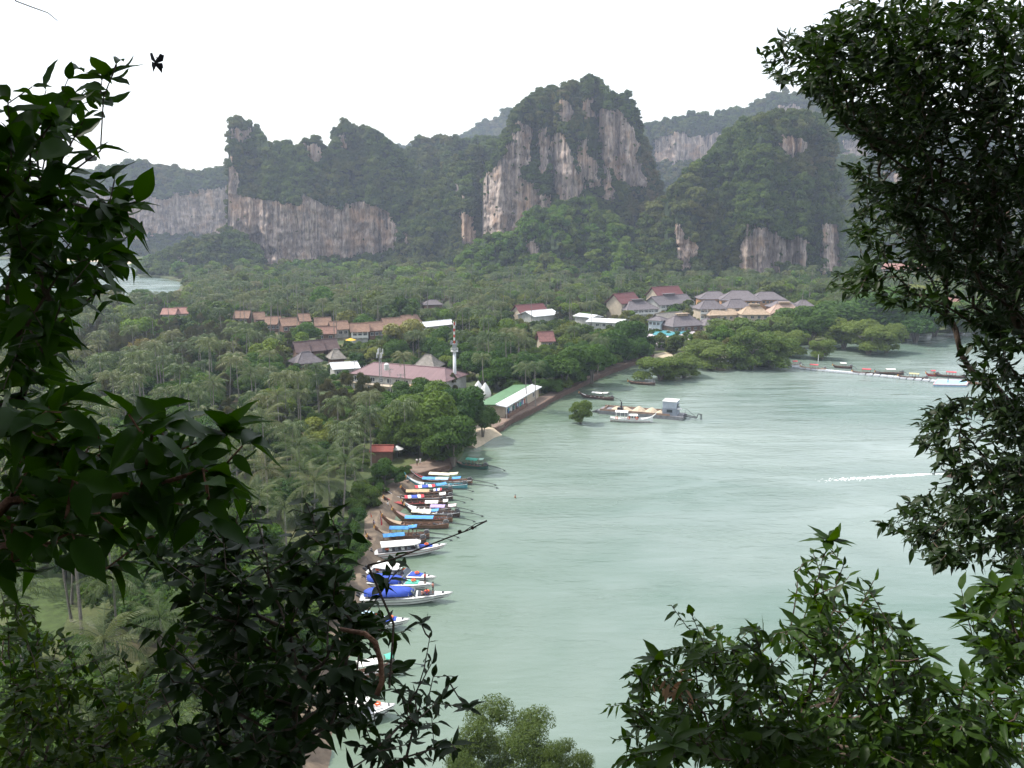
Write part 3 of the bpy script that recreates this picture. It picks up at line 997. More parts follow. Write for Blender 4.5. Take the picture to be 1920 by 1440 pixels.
ORD = ["nearest", "second nearest", "third nearest", "fourth nearest", "fifth nearest", "sixth nearest", "seventh nearest", "eighth nearest", "ninth nearest", "tenth nearest", "eleventh nearest", "twelfth nearest", "thirteenth nearest", "fourteenth nearest", "fifteenth nearest", "sixteenth nearest", "seventeenth nearest", "eighteenth nearest", "nineteenth nearest", "twentieth nearest", "farthest"]
DIRS = ["right of", "upper right of", "above", "upper left of", "left of", "lower left of", "below", "lower right of"]
def unique_labels(items, adj):
    """items: picture positions. Each gets the landmark it stands by, the side, and its rank there"""
    out = [None] * len(items); buckets = {}
    for i, (px, py) in enumerate(items):
        j = min(range(len(LMK)), key=lambda k: (LMK[k][0][0] - px) ** 2 + 2.5 * (LMK[k][0][1] - py) ** 2)
        dx, dy = px - LMK[j][0][0], LMK[j][0][1] - py
        o = int(round(math.atan2(dy, dx) / (math.pi / 4))) % 8
        buckets.setdefault((j, o), []).append((dx * dx + dy * dy, i))
    for (j, o), l in buckets.items():
        l.sort()
        for r, (_, i) in enumerate(l):
            out[i] = ("%s %s %s, %s" % (adj, DIRS[o], LMK[j][1], ORD[r])) if r < 20 else "%s %s %s" % (adj, DIRS[o], LMK[j][1])
            if len(l) == 1: out[i] = "%s %s %s" % (adj, DIRS[o], LMK[j][1])
    return out

# ------------------------------------------------------------------ buildings
CLEAR = []      # picture rectangles kept free of taller trees standing in front: (x0, y0, x1, y1, distance)
FOOT = []       # footprints: trees never grow through a house
orange_t = mat("terracotta_shingles", (0.245, 0.150, 0.105), 0.85, 0.35, 1.0, 0.5, 3, stretch=(1, 3, 3))
tan_t = mat("tan_thatch", (0.38, 0.285, 0.20), 0.95, 0.3, 1.0, 0.6, 4)
dark_t = mat("dark_brown_shingles", (0.10, 0.065, 0.062), 0.85, 0.3, 1.0, 0.5, 3)
grey_t = mat("grey_roof_tiles", (0.135, 0.118, 0.125), 0.8, 0.3, 1.2, 0.5, 3)
mauve_t = mat("mauve_metal_roof", (0.185, 0.115, 0.12), 0.7, 0.14, 0.5, 0.15, 3, stretch=(4, .3, .3))
red_t = mat("dark_red_roof", (0.135, 0.040, 0.038), 0.6, 0.25, 0.8, 0.3, 3)
bred_t = mat("bright_red_roof", (0.22, 0.055, 0.040), 0.8, 0.25, 0.8, 0.3, 3)
pink_t = mat("salmon_roof", (0.30, 0.155, 0.125), 0.8, 0.2, 0.8, 0.3, 3)
white_m = mat("white_metal_roof", (0.66, 0.67, 0.68), 0.5, 0.08, 0.5)
green_m = mat("green_metal_roof", (0.10, 0.20, 0.10), 0.55, 0.2, 0.6, 0.15, 3)
thatch_g = mat("grey_thatch", (0.22, 0.20, 0.175), 0.95, 0.3, 1.0, 0.6, 4)
cream = mat("cream_wall", (0.46, 0.39, 0.30), 0.85, 0.18, 0.7)
whitew = mat("white_wall", (0.42, 0.42, 0.40), 0.85, 0.25, 0.7)
bluew = mat("pale_blue_wall", (0.50, 0.56, 0.60), 0.8, 0.15, 0.7)
brownw = mat("brown_timber_wall", (0.17, 0.10, 0.07), 0.85, 0.3, 1.2)
orangew = mat("ochre_wall", (0.48, 0.26, 0.13), 0.85, 0.2, 1.0)
framem = mat("white_trim", (0.62, 0.62, 0.60), 0.6, 0.08, 2)
pane = mat("dark_window_glass", (0.035, 0.045, 0.055), 0.12, 0.3, 1, spec=0.6)
steel = mat("galvanised_steel", (0.38, 0.39, 0.40), 0.45, 0.2, 3, metal=0.6)
conc = mat("concrete", (0.42, 0.40, 0.37), 0.9, 0.2, 0.8, 0.3, 5)

def house(name, label, e1, e2, ze, depth, rh, roofm, wallm, kind='gable', rp=.5, over=0.8, wh=3.0, win=4, floors=1, roof2=None, group=None, clear=True, chimney=None, cap=None, col=False):
    a = G(e1[0], e1[1], ze); c = G(e2[0], e2[1], ze)
    d = c - a
    Lx = d.length; th = math.atan2(d.y, d.x)
    root = empty(name, (a.x, a.y, LZ), th)
    tag(root, label, "building", group)
    zl = ze - LZ
    W = Lx - 2 * over
    y0, y1 = over, depth - over
    wb = MB()
    x0, x1 = over, Lx - over
    z0 = min(-.3, zl - wh)
    wb.box(((x0 + x1) / 2, (y0 + y1) / 2, (zl + z0) / 2), (x1 - x0, y1 - y0, zl - z0))
    if kind == 'gable':
        ym = depth * rp
        for xx in (x0, x1):
            s = .12
            hh = rh * (1 - over / ym)
            wb.add([(xx - s if xx == x1 else xx, y0, zl), (xx - s if xx == x1 else xx, y1, zl), (xx - s if xx == x1 else xx, ym, zl + hh), (xx if xx == x1 else xx + s, y0, zl), (xx if xx == x1 else xx + s, y1, zl), (xx if xx == x1 else xx + s, ym, zl + hh)],
                   [(0, 2, 1), (3, 4, 5), (0, 1, 4, 3), (1, 2, 5, 4), (2, 0, 3, 5)])
    wb.build("wall", wallm, root)
    rb = MB()
    t = .16
    ym = depth * rp
    if kind == 'gable':
        sag = -.06 * rh
        for s_ in (0, 1):
            ya, yb = (0, ym) if s_ == 0 else (depth, ym)
            pr = [(ya, zl - .05), ((ya + yb) / 2, zl + rh / 2 + sag), (yb, zl + rh)]
            vs = []
            for (y_, z_) in pr:
                vs += [(-.1, y_, z_ + .1), (Lx + .1, y_, z_ + .1), (Lx + .1, y_, z_ - t), (-.1, y_, z_ - t)]
            fs = []
            for i in range(2):
                for k in range(4):
                    k2 = (k + 1) % 4
                    fs.append((i * 4 + k, i * 4 + k2, i * 4 + 4 + k2, i * 4 + 4 + k))
            fs += [(0, 3, 2, 1), (8, 9, 10, 11)]
            rb.add(vs, fs, s_ if roof2 else 0)
        rb.box((Lx / 2, ym, zl + rh + .12), (Lx + .2, .45, .18))
    else:
        inset = min(depth * .42, Lx * .38) if kind == 'hip' else depth * .3
        top = [(inset, ym, zl + rh), (Lx - inset, ym, zl + rh)]
        base = [(0, 0, zl), (Lx, 0, zl), (Lx, depth, zl), (0, depth, zl)]
        m1 = [(inset * .5, depth * .25, zl + rh * .46), (Lx - inset * .5, depth * .25, zl + rh * .46), (Lx - inset * .5, depth * .75, zl + rh * .46), (inset * .5, depth * .75, zl + rh * .46)]
        low = [(0, 0, zl - t), (Lx, 0, zl - t), (Lx, depth, zl - t), (0, depth, zl - t)]
        vs = base + m1 + top + low
        fs = [(0, 1, 5, 4), (1, 2, 6, 5), (2, 3, 7, 6), (3, 0, 4, 7), (4, 5, 9, 8), (5, 6, 9), (6, 7, 8, 9), (7, 4, 8), (0, 10, 11, 1), (1, 11, 12, 2), (2, 12, 13, 3), (3, 13, 10, 0), (10, 13, 12, 11)]
        rb.add(vs, fs)
        rb.box((Lx / 2, ym, zl + rh + .02), (max(.6, Lx - 2 * inset), .5, .25))
        for sx in (0, 1):     # hip ridges stand proud
            for sy in (0, 1):
                rb.tube([(Lx * sx, depth * sy, zl + .05), ((inset * .5) if sx == 0 else Lx - inset * .5, depth * (.25 if sy == 0 else .75), zl + rh * .46 + .05), (top[sx][0], ym, zl + rh + .05)], .13, 4)
    ro = rb.build("roof", [roofm, roof2 or roofm], root)
    if cap:       # raised ridge vent, a small second roof
        q = MB(); cw = Lx * .28
        q.box((Lx / 2, ym, zl + rh + .3), (cw, 1.6, .9))
        q.box((Lx / 2, ym, zl + rh + .95), (cw + 1.2, 2.8, .28))
        q.build("ridge_vent", cap, ro)
    if win:
        wb_ = MB(); pb = MB()
        wm_, hm_ = min(1.5, W / win * .62), 1.25
        wb_.box((0, 0, hm_ / 2 + .05), (wm_ + .2, .1, .1)); wb_.box((0, 0, -hm_ / 2 - .05), (wm_ + .3, .16, .1))
        for s_ in (-1, 0, 1):
            wb_.box((s_ * (wm_ / 2 + .03), 0, 0), (.09, .1, hm_))
        pb.box((0, .02, 0), (wm_, .05, hm_))
        f0 = wb_.build("window", framem, root); p0 = pb.build("pane", pane, f0)
        first = True
        for fl in range(floors):
            for i in range(win):
                x = x0 + (i + .5) * (x1 - x0) / win
                z = zl - 1.45 - fl * 3.0
                if first:
                    f_ = f0; first = False
                else:
                    f_ = f0.copy(); COL.objects.link(f_); f_.parent = root
                    p_ = p0.copy(); COL.objects.link(p_); p_.parent = f_
                f_.location = (x, y0 - .05, z)
    if col:       # veranda posts and a rail
        for fl in range(floors):
            q = MB(); q.box(((x0 + x1) / 2, y0 - .75, zl - 3.0 * (fl + 1) + 1.0), (x1 - x0, .12, .9)); q.box(((x0 + x1) / 2, y0 - .4, zl - 3.0 * (fl + 1) + .45), (x1 - x0, .8, .2))
            q.build("balcony", framem, root)
        n = max(3, int(W / 3.2))
        q = MB(); q.box((0, 0, -1.5 * floors), (.28, .28, 3.0 * floors))
        f0 = q.build("column", framem, root)
        for i in range(n + 1):
            f_ = f0 if i == 0 else f0.copy()
            if i: COL.objects.link(f_); f_.parent = root
            f_.location = (x0 + i * (x1 - x0) / n, y0 - .72, zl)
    # keep clear in the picture
    if clear:
        M = Matrix.Translation(root.location) @ Matrix.Rotation(th, 4, 'Z')
        q = [proj(*(M @ Vector(p))) for p in ((0, 0, zl - .8), (Lx, 0, zl - .8), (0, ym, zl + rh), (Lx, ym, zl + rh), (0, depth, zl), (Lx, depth, zl))]
        xs = [p[0] for p in q]; ys = [p[1] for p in q]
        sh = (max(xs) - min(xs)) * .04
        CLEAR.append((min(xs) + sh, min(ys) + 1, max(xs) - sh, max(ys) + (1 if clear is True else clear), a.y))
    M2 = Matrix.Translation(root.location) @ Matrix.Rotation(th, 4, 'Z')
    cc = M2 @ Vector((Lx / 2, depth / 2, 0))
    FOOT.append((cc.x, cc.y, Lx / 2 + .5, depth / 2 + .5, th))
    return root

gb = "terracotta roofed bungalows in a row among the palms"
row = [((436, 597), (466, 597), 5, "leftmost bungalow of the row with terracotta gable roof, beside a leaning palm"),
       ((477, 600), (499, 599), 5, "narrow terracotta roof peeping out between two larger roofs of the bungalow row"),
       ((497, 609), (528, 608), 5.2, "terracotta roofed bungalow above the pale garden wall, third of the row"),
       ((529, 612), (562, 610), 5.2, "terracotta roofed bungalow with an open gable mouth, left of the dark bushy tree"),
       ((562, 603), (584, 602), 5, "small terracotta roof half hidden behind the dark bushy tree"),
       ((590, 611), (622, 610), 5.2, "terracotta roofed bungalow just right of the dark bushy tree"),
       ((622, 619), (657, 617), 5.4, "terracotta roofed bungalow standing over the small brown roof"),
       ((657, 623), (693, 622), 6.2, "terracotta roofed bungalow with white balcony posts below it"),
       ((691, 621), (724, 619), 6.2, "terracotta roofed bungalow behind the yellow green tree"),
       ((724, 613), (762, 610), 6.4, "long terracotta roof at the right end of the bungalow row"),
       ((762, 607), (792, 604), 6.4, "terracotta roof partly hidden by palms before the long white roof")]
for i, (a_, b_, z_, lb) in enumerate(row):
    house("bungalow", lb, a_, b_, z_ , 8.5, 3.4, orange_t, whitew if i in (7, 6) else brownw, win=3, group=gb, clear=(14 if i in (6, 7) else True), floors=1, col=(i == 7))
house("bungalow", "pinkish terracotta roofed bungalow at the far left edge of the palm grove", (300, 590), (328, 590), 5, 9, 3, pink_t, cream, win=2, group=gb)
house("bungalow", "pinkish terracotta roof close to the leftmost bungalow beside a tall dark tree", (326, 589), (353, 588), 5, 9, 3, pink_t, cream, win=2, group=gb)
house("villa", "dark brown gable roof on the building below the terracotta bungalow row", (590, 627), (632, 626), 4.5, 8, 2.8, mat("umber_shingles", (0.22, 0.12, 0.09), .85, .3, 1, .4, 3), brownw, win=2)
gd = "dark roofed villas in the palm grove"
house("villa", "dark purple brown gable roof, left of three joined dark roofs", (556, 662), (584, 660), 5, 9, 3.6, dark_t, brownw, win=0, group=gd)
house("villa", "dark purple brown gable roof, middle of three joined dark roofs", (585, 659), (612, 657), 5, 9, 3.6, dark_t, brownw, win=0, group=gd)
house("villa", "dark purple brown gable roof, right of three joined dark roofs", (613, 656), (638, 654), 5, 9, 3.6, dark_t, brownw, win=0, group=gd)
house("villa", "grey purple hipped roof in front of the three dark roofs", (557, 683), (608, 678), 4, 9, 3.6, grey_t, brownw, kind='hip', win=0, clear=-3)
house("pavilion", "grey thatched pavilion roof right of the grey purple roof", (620, 674), (650, 672), 4, 8, 3.2, thatch_g, brownw, kind='hip', win=0)
house("workshop", "low building with white metal roof at the left end of the mauve hall", (624, 693), (676, 690), 5, 12, 1.3, white_m, whitew, win=3, wh=3.5)
hall = house("hall", "long hall with mauve metal roof and white walls near the shore", (655, 700), (836, 716), 6.4, 15, 2.8, mauve_t, whitew, kind='hip2', over=.7, win=11, floors=1, clear=9)
house("annex", "cream walled flat annex in front of the mauve roofed hall", (640, 714), (742, 727), 3.6, 7, .5, cream, cream, kind='hip', win=5, clear=-2)
house("pavilion", "tan domed pavilion roof at the foot of the mauve roofed hall", (742, 733), (785, 738), 3.5, 6, 1.6, mat("tan_canvas", (0.58, 0.42, 0.26), .8, .15, 1), cream, kind='hip', win=0)
house("villa", "grey green thatched roof behind the right end of the mauve hall", (770, 690), (815, 692), 5, 11, 4, thatch_g, brownw, kind='hip', win=0)
house("long_house", "long white metal roof behind the red and white mast", (800, 613), (858, 607), 6, 10, 1.6, white_m, whitew, win=0)
house("villa", "small grey roof peeping out of the palms above the long white roof", (795, 572), (832, 571), 6, 9, 2.6, grey_t, brownw, kind='hip', win=0)
house("restaurant", "dark red roofed building with a cream wall left of the white roofs", (977, 589), (1030, 585), 6, 11, 4.2, red_t, cream, win=4, clear=2)
house("long_house", "white metal roof joined to the dark red roofed building", (1002, 594), (1052, 589), 5.4, 14, 2.2, white_m, whitew, win=0)
house("long_house", "thin white metal roof between the palms and the broad white roof", (1074, 592), (1108, 596), 6, 9, 1.0, white_m, whitew, win=0)
house("long_house", "broad white metal roof in the trees left of the pool", (1098, 603), (1166, 606), 5, 15, 1.0, white_m, whitew, win=5, clear=1)
house("cottage", "small brown gable roofed cottage deep in the shore trees", (1012, 641), (1042, 640), 5.5, 8, 3.6, mat("russet_shingles", (0.19, 0.085, 0.075), .8, .3, 1, .4, 3), cream, win=2)
shop = house("beach_shop", "open fronted beach shop with green and white roof on the sea wall", (950, 763), (1016, 725), 4.8, 9.0, .35, white_m, cream, roof2=green_m, rp=.34, over=.8, win=3, clear=8)
house("shelter", "small red roofed open shelter beside the beach behind the longtail boats", (693, 847), (736, 847), 4.2, 4.5, .8, bred_t, brownw, win=0, over=.4, clear=12)
# resort by the mangroves
gr = "grey roofed resort buildings behind the mangroves"
house("resort_wing", "long resort wing with grey roof and two storeys of white balconies", (1238, 573), (1304, 567), 8, 14, 4.4, grey_t, whitew, win=12, floors=2, cap=grey_t, col=True, group=gr, clear=4)
house("resort_wing", "grey hipped resort wing at the left, ridge vent on top", (1176, 582), (1238, 579), 7, 14, 4.0, grey_t, whitew, kind='hip', win=9, floors=2, cap=grey_t, col=True, group=gr, clear=-1)
house("resort_wing", "dark red roof above the left resort wing", (1166, 570), (1204, 566), 10, 12, 5, red_t, cream, win=0, group=gr)
house("resort_wing", "dark red roof rising behind the long balconied wing", (1234, 556), (1284, 553), 11, 12, 5, red_t, cream, win=0, group=gr)
house("resort_hall", "wide dark hipped roof at the back of the resort, left one of three", (1312, 561), (1374, 561), 9, 15, 4.0, grey_t, orangew, kind='hip', win=8, group=gr)
house("resort_hall", "wide dark hipped roof at the back of the resort, middle one of three", (1350, 563), (1430, 564), 9.5, 18, 5.0, grey_t, orangew, kind='hip', win=8, group=gr)
house("resort_hall", "wide dark hipped roof at the back of the resort, right one of three", (1412, 562), (1476, 562), 9, 15, 4.0, grey_t, orangew, kind='hip', win=8, group=gr, clear=4)
house("resort_house", "grey tiled roof left of two in front of the big hipped halls", (1312, 580), (1364, 579), 8, 12, 4.2, grey_t, cream, kind='hip', win=6, floors=2, col=True, group=gr, clear=1)
house("resort_house", "grey tiled roof right of two in front of the big hipped halls", (1362, 578), (1414, 577), 8, 12, 4.2, grey_t, cream, kind='hip', win=6, floors=2, col=True, group=gr, clear=1)
house("resort_house", "low tan roof in front of the grey resort houses", (1330, 592), (1392, 590), 5, 9, 3, tan_t, cream, kind='hip', win=5, group=gr, clear=3)
house("resort_house", "tan tiled pavilion roof with a raised cap in the resort", (1390, 590), (1446, 590), 6, 11, 4, tan_t, cream, kind='hip', win=4, cap=tan_t, group=gr, clear=3)
house("resort_house", "pinkish tan hipped roof at the right end of the resort", (1444, 588), (1508, 588), 6, 12, 4.5, mat("pinkish_tan_tiles", (0.40, 0.28, 0.22), .85, .25, 1, .4, 3), cream, kind='hip', win=5, cap=tan_t, group=gr, clear=3)
house("resort_house", "dark grey hipped roof behind the pinkish tan one", (1452, 577), (1502, 576), 8, 12, 3.4, grey_t, brownw, kind='hip', win=0, group=gr)
house("resort_house", "small dark grey roof at the far right of the resort", (1494, 574), (1528, 574), 7.5, 10, 3, grey_t, brownw, kind='hip', win=0, group=gr)
house("pool_house", "pale blue walled house beside the swimming pool", (1212, 600), (1240, 602), 8, 9, 1.6, grey_t, bluew, kind='hip', win=3, floors=2, clear=12)
house("pool_bar", "open grey thatched pool bar behind the swimming pool", (1262, 613), (1326, 609), 6, 13, 4.2, grey_t, brownw, kind='hip', win=5, cap=tan_t, clear=5)
house("pool_bar", "grey thatched roof right of the pool bar above the mangroves", (1322, 611), (1372, 609), 6, 11, 3.2, grey_t, cream, kind='hip', win=4, cap=tan_t, clear=4)
house("pool_bar", "long tan grey roof behind the pool bar", (1240, 602), (1290, 598), 7, 9, 3.2, thatch_g, whitew, win=3, clear=3)
# right, behind the near leaves
house("villa", "salmon roofed house in the trees far behind the right hand branches", (1652, 504), (1732, 507), 9, 14, 5, pink_t, cream, win=4)
house("villa", "salmon roofed house with a white wall, right of the dark mangrove wood", (1748, 574), (1806, 573), 7, 12, 5, pink_t, whitew, win=4, clear=10)

# shop front: hanging goods and counters
goods_c = [mat("goods_red", (0.42, 0.03, 0.03), .7, .2, 3), mat("goods_blue", (0.05, 0.13, 0.35), .7, .2, 3), mat("goods_white", (0.6, 0.6, 0.6), .7, .2, 3), mat("goods_dark", (0.04, 0.04, 0.05), .7, .2, 3), mat("goods_teal", (0.05, 0.33, 0.28), .7, .2, 3)]
for k in range(22):
    q = MB(); hh = rng.uniform(.8, 1.7)
    q.box((0, 0, 0), (rng.uniform(.5, .9), .18, hh))
    o = q.build("hanging_cloth", goods_c[rng.choice([0, 1, 2, 2, 3, 3, 3, 4])], shop)
    o.location = (1.2 + k * .72 + rng.uniform(-.2, .2), .55 + rng.uniform(-.1, .1), 2.55 - hh / 2 + rng.uniform(-.5, .1))
q = MB(); q.box((9, .2, .5), (16, .9, .9)); q.build("counter", brownw, shop)
for k in range(6):
    q = MB(); q.tube([(0, 0, 0), (0, 0, 3.5)], .08, 5); o = q.build("post", framem, shop); o.location = (.3 + k * 3.4, .1, 0)

# pair of white bell shaped tents beside the shop
for k, (x, y) in enumerate(((897, 752), (910, 756))):
    c = G(x, y, LZ)
    root = empty("white_dome_tent", c); tag(root, ("left" if k == 0 else "right") + " one of two white pointed canopies between the trees and the shop", "tent", "white pointed canopies by the shop")
    q = MB(); R_ = []
    for r_, z_ in ((1.7, 2.2), (1.75, 2.8), (1.5, 3.8), (1.0, 4.9), (.4, 5.8), (.05, 6.2)):
        R_.append([Vector((r_ * math.cos(t * math.pi / 4), r_ * math.sin(t * math.pi / 4), z_)) for t in range(8)])
    q.loft(R_); q.build("canopy", mat("white_canvas", (0.60, 0.60, 0.58), .7, .06, 1), root)
    q = MB(); q.box((0, 0, 1.1), (3.0, 3.0, 2.3)); q.build("base", whitew, root)
    FOOT.append((c.x, c.y, 2.5, 2.5, 0))
CLEAR.append((888, 724, 918, 760, 240))

# pool terrace
root = empty("swimming_pool", G(1262, 628, LZ)); tag(root, "turquoise swimming pool on the terrace above the sand cove", "pool")
def slab(name, pts, h, m, zt):
    q = MB(); pp = [G(x, y, zt) - root.location for x, y in pts]; n = len(pp)
    q.add(pp + [p - Vector((0, 0, h)) for p in pp], [tuple(range(n)), tuple(range(2 * n - 1, n - 1, -1))] + [(i, i + n, (i + 1) % n + n, (i + 1) % n) for i in range(n)])
    return q.build(name, m, root)
slab("terrace", [(1216, 650), (1306, 641), (1306, 626), (1300, 618), (1222, 620), (1212, 632)], 2.2, mat("terrace_slabs", (0.40, 0.36, 0.37), .85, .2, .6, .3, 4), 3.4)
slab("pool_water", [(1224, 627), (1262, 629), (1292, 622), (1288, 618), (1228, 620)], .3, mat("pool_blue", (0.12, 0.42, 0.48), .08, .1, .5, .2, 2), 3.7)
for k in range(10):
    q = MB(); q.box((0, 0, .5), (.12, .12, 1.0)); o = q.build("railing_post", framem, root); o.location = G(1216 + k * 10, 650 - k * 1.0, 3.4) - root.location
CLEAR.append((1218, 618, 1306, 640, 330))

# ---- masts
def mast_tower():
    base = G(853, 735, LZ)
    root = empty("water_tower_mast", base)
    tag(root, "white column mast with equipment deck and red and white top section", "mast")
    D = base.length
    s = (base - Vector((0, 0, CH))).length / F       # metres per pixel
    H1, H2, H3 = (735 - 661) * s * 1.03, (735 - 646) * s * 1.03, (735 - 608) * s * 1.03
    q = MB(); q.tube([(0, 0, 0), (0, 0, H1)], [.6, .48], 12); q.build("column", mat("white_painted_steel", (0.68, 0.7, 0.72), .5, .1, 1), root, smooth=True)
    q = MB(); q.tube([(0, 0, H1), (0, 0, H1 + .35)], 1.15, 12); q.tube([(0, 0, H1 + 1.1), (0, 0, H1 + 1.2)], 1.15, 12, cap=False)
    for k in range(12):
        a = k * math.pi / 6; q.tube([(1.12 * math.cos(a), 1.12 * math.sin(a), H1), (1.12 * math.cos(a), 1.12 * math.sin(a), H1 + 1.2)], .05, 4)
    q.build("deck", framem, root)
    q = MB(); q.box((0, 0, H1 + 1.5), (1.3, 1.3, 2.0)); q.box((-.9, -.3, H2 + .3), (.7, .2, 1.3), ry=.3); q.box((.8, -.5, H2 + .2), (.5, .2, 1.5)); q.build("equipment_box", steel, root)
    n = 7
    for k in range(n):
        z0 = H2 + (H3 - H2) * k / n; z1 = H2 + (H3 - H2) * (k + 1) / n
        q = MB(); q.tube([(0, 0, z0), (0, 0, z1)], .26, 8)
        q.build("pole_section", mat("mast_red", (0.45, 0.07, 0.05), .5, .1, 1) if k % 2 == 0 else framem, root)
    q = MB()
    for a in range(3):
        q.box((.5 * math.cos(a * 2.09), .5 * math.sin(a * 2.09), H3 - .3), (.18, .12, 1.3), rz=a * 2.09)
    q.build("antenna", framem, root)
    CLEAR.append((846, 606, 860, 712, base.y)); FOOT.append((base.x, base.y, 1, 1, 0))
mast_tower()

def lattice(px, pyb, pyt, lab):
    base = G(px, pyb, LZ); s = (base - Vector((0, 0, CH))).length / F
    H = (pyb - pyt) * s * 1.05
    root = empty("radio_mast", base); tag(root, lab, "mast")
    q = MB(); n = 12
    for k in range(3):
        a = k * 2.094
        q.tube([(.55 * math.cos(a), .55 * math.sin(a), 0), (.35 * math.cos(a), .35 * math.sin(a), H)], .07, 4)
        for j in range(n):
            r0 = .55 - .2 * j / n; r1 = .55 - .2 * (j + 1) / n; a2 = a + 2.094
            q.tube([(r0 * math.cos(a), r0 * math.sin(a), H * j / n), (r1 * math.cos(a2), r1 * math.sin(a2), H * (j + 1) / n)], .045, 4)
    q.build("lattice", steel, root)
    q = MB()
    for k in range(6):
        a = k * 1.05; q.box((.9 * math.cos(a), .9 * math.sin(a), H - 1.2 - (k % 2) * 1.2), (.3, .2, 1.6), rz=a)
    q.build("antenna", framem, root)
    CLEAR.append((px - 5, pyt, px + 5, pyt + 70, base.y))
lattice(714, 737, 656, "steel lattice radio mast before the mauve roofed hall")
for k, (px, pyb, pyt) in enumerate(((666, 712, 676), (688, 722, 684), (732, 738, 690), (752, 748, 700))):
    base = G(px, pyb, LZ); s = (base - Vector((0, 0, CH))).length / F
    root = empty("utility_pole", base); tag(root, ["slim pole with a crossbar at the left corner of the mauve hall", "slim pole with a crossbar left of the lattice mast", "slim pole with a crossbar right of the lattice mast", "slim pole with a crossbar nearest the tan pavilion"][k], "pole", "utility poles in front of the hall")
    H = (pyb - pyt) * s
    q = MB(); q.tube([(0, 0, 0), (0, 0, H)], [.14, .1], 6); q.build("pole", conc, root)
    q = MB(); q.box((0, 0, H - .5), (2.2, .12, .12)); q.box((0, 0, H - 1.2), (1.5, .12, .12))
    for i in range(4): q.tube([(-.9 + i * .6, 0, H - .45), (-.9 + i * .6, 0, H - .15)], .06, 5)
    q.build("crossbar", steel, root)
tank = empty("water_tank", G(725, 694, 9.5)); tag(tank, "white water tank standing behind the radio mast on the mauve roof", "tank")
q = MB(); q.tube([(0, 0, 0), (0, 0, .3), (0, 0, 1.8), (0, 0, 2.2)], [.75, .8, .8, .3], 12); q.build("tank_body", framem, tank)

# pale tents / parasols near the red shelter
for k, (x, y) in enumerate(((733, 857), (745, 858))):
    c = G(x, y, LZ); root = empty("parasol", c); tag(root, ("left" if k == 0 else "right") + " of two white parasols beside the red roofed shelter", "parasol", "white parasols by the red shelter")
    q = MB(); q.tube([(0, 0, 2.1), (0, 0, 2.8)], [1.6, .05], 8); q.build("shade", framem, root)
    q = MB(); q.tube([(0, 0, 0), (0, 0, 2.2)], .05, 5); q.build("pole", steel, root)
CLEAR.append((720, 848, 765, 875, 190))
umb = empty("market_umbrella", G(658, 648, LZ)); tag(umb, "bright yellow umbrella among the palms below the bungalow row", "umbrella")
q = MB(); q.tube([(0, 0, 2.4), (0, 0, 3.3)], [2.4, .05], 8); q.build("shade", mat("yellow_canvas", (0.62, 0.38, 0.02), .7, .1, 1), umb)
q = MB(); q.tube([(0, 0, 0), (0, 0, 2.6)], .05, 5); q.build("pole", steel, umb)
CLEAR.append((648, 636, 676, 652, 350))

CLEAR.append((195, 519, 338, 546, 760))
# ------------------------------------------------------------------ trees of the plain
PALM_NEAR = [palm_crown_mesh("palm_crown", 11 + i, 20, 8, 4.7) for i in range(5)]
PALM_FAR = [palm_crown_mesh("palm_crown_far", 31 + i, 16, 5, 4.7) for i in range(4)]
FRONDS = []
for i in range(4):
    V, T = frond_arrays(4.7, 24, 900 + i, 1.15, 0.0, lw=.06)
    FRONDS.append(fast_mesh("palm_frond", V, [(T, 0)], [LM['palm']]))
TRUNKS = [palm_trunk("palm_trunk", 60 + i, 13.0) for i in range(5)]
BROADV = [crown_mesh("broadleaf_crown", LM['broad'], 200 + i, 1, .72, 11, 2600, .075, core=.8, jit=.5) for i in range(5)]
BRV = [crown_mesh("bright_broadleaf_crown", LM['bright'], 220 + i, 1, .72, 10, 1500, .095, core=.8) for i in range(3)]
CASV = [crown_mesh("casuarina_crown", LM['cas'], 240 + i, 1, 1.7, 13, 3200, .15, lob=(.22, .36), core=.5, aspect=.13, cone=.6, droop=.6) for i in range(4)]
OLV = [crown_mesh("mangrove_crown", LM['olive'], 260 + i, 1, .70, 22, 5200, .050, lob=(.20, .36), core=.6, low=.95, fuzz=(.8, 1.3)) for i in range(5)]
YEL = crown_mesh("yellow_green_crown", LM['yellow'], 280, 1, .6, 10, 2200, .075, core=.8)
def branchy(name, seed, stems=4, hgt=1.0, r=.05, spread=.55, m=bark):
    g = random.Random(seed); q = MB()
    for k in range(stems):
        a = k * 6.283 / stems + g.uniform(-.4, .4); s = spread * g.uniform(.6, 1)
        mid = Vector((math.cos(a) * s * .3, math.sin(a) * s * .3, hgt * .5))
        end = Vector((math.cos(a) * s, math.sin(a) * s, hgt * g.uniform(.85, 1.1)))
        st = Vector((math.cos(a) * r * .9, math.sin(a) * r * .9, -.08))
        q.tube([st, mid, end], [r * (1 if stems > 1 else 1.6), r * .75, r * .4], 6)
        for j in range(3):
            e2 = end + Vector((g.uniform(-.3, .3), g.uniform(-.3, .3), g.uniform(0, .3)))
            q.tube([mid.lerp(end, .4 + .25 * j), e2], [r * .4, r * .12], 4)
    me = bpy.data.meshes.new(name); me.from_pydata(q.v, [], q.f); me.materials.append(m); me.update()
    return me
TR_B = [branchy("broadleaf_trunk", i, 3, 1.0, .05, .4) for i in range(3)]
TR_M = [branchy("mangrove_stems", 10 + i, 6, .95, .035, .6, darkbark if False else bark) for i in range(3)]
TR_C = [branchy("casuarina_trunk", 20, 1, 1.6, .04, .05)]

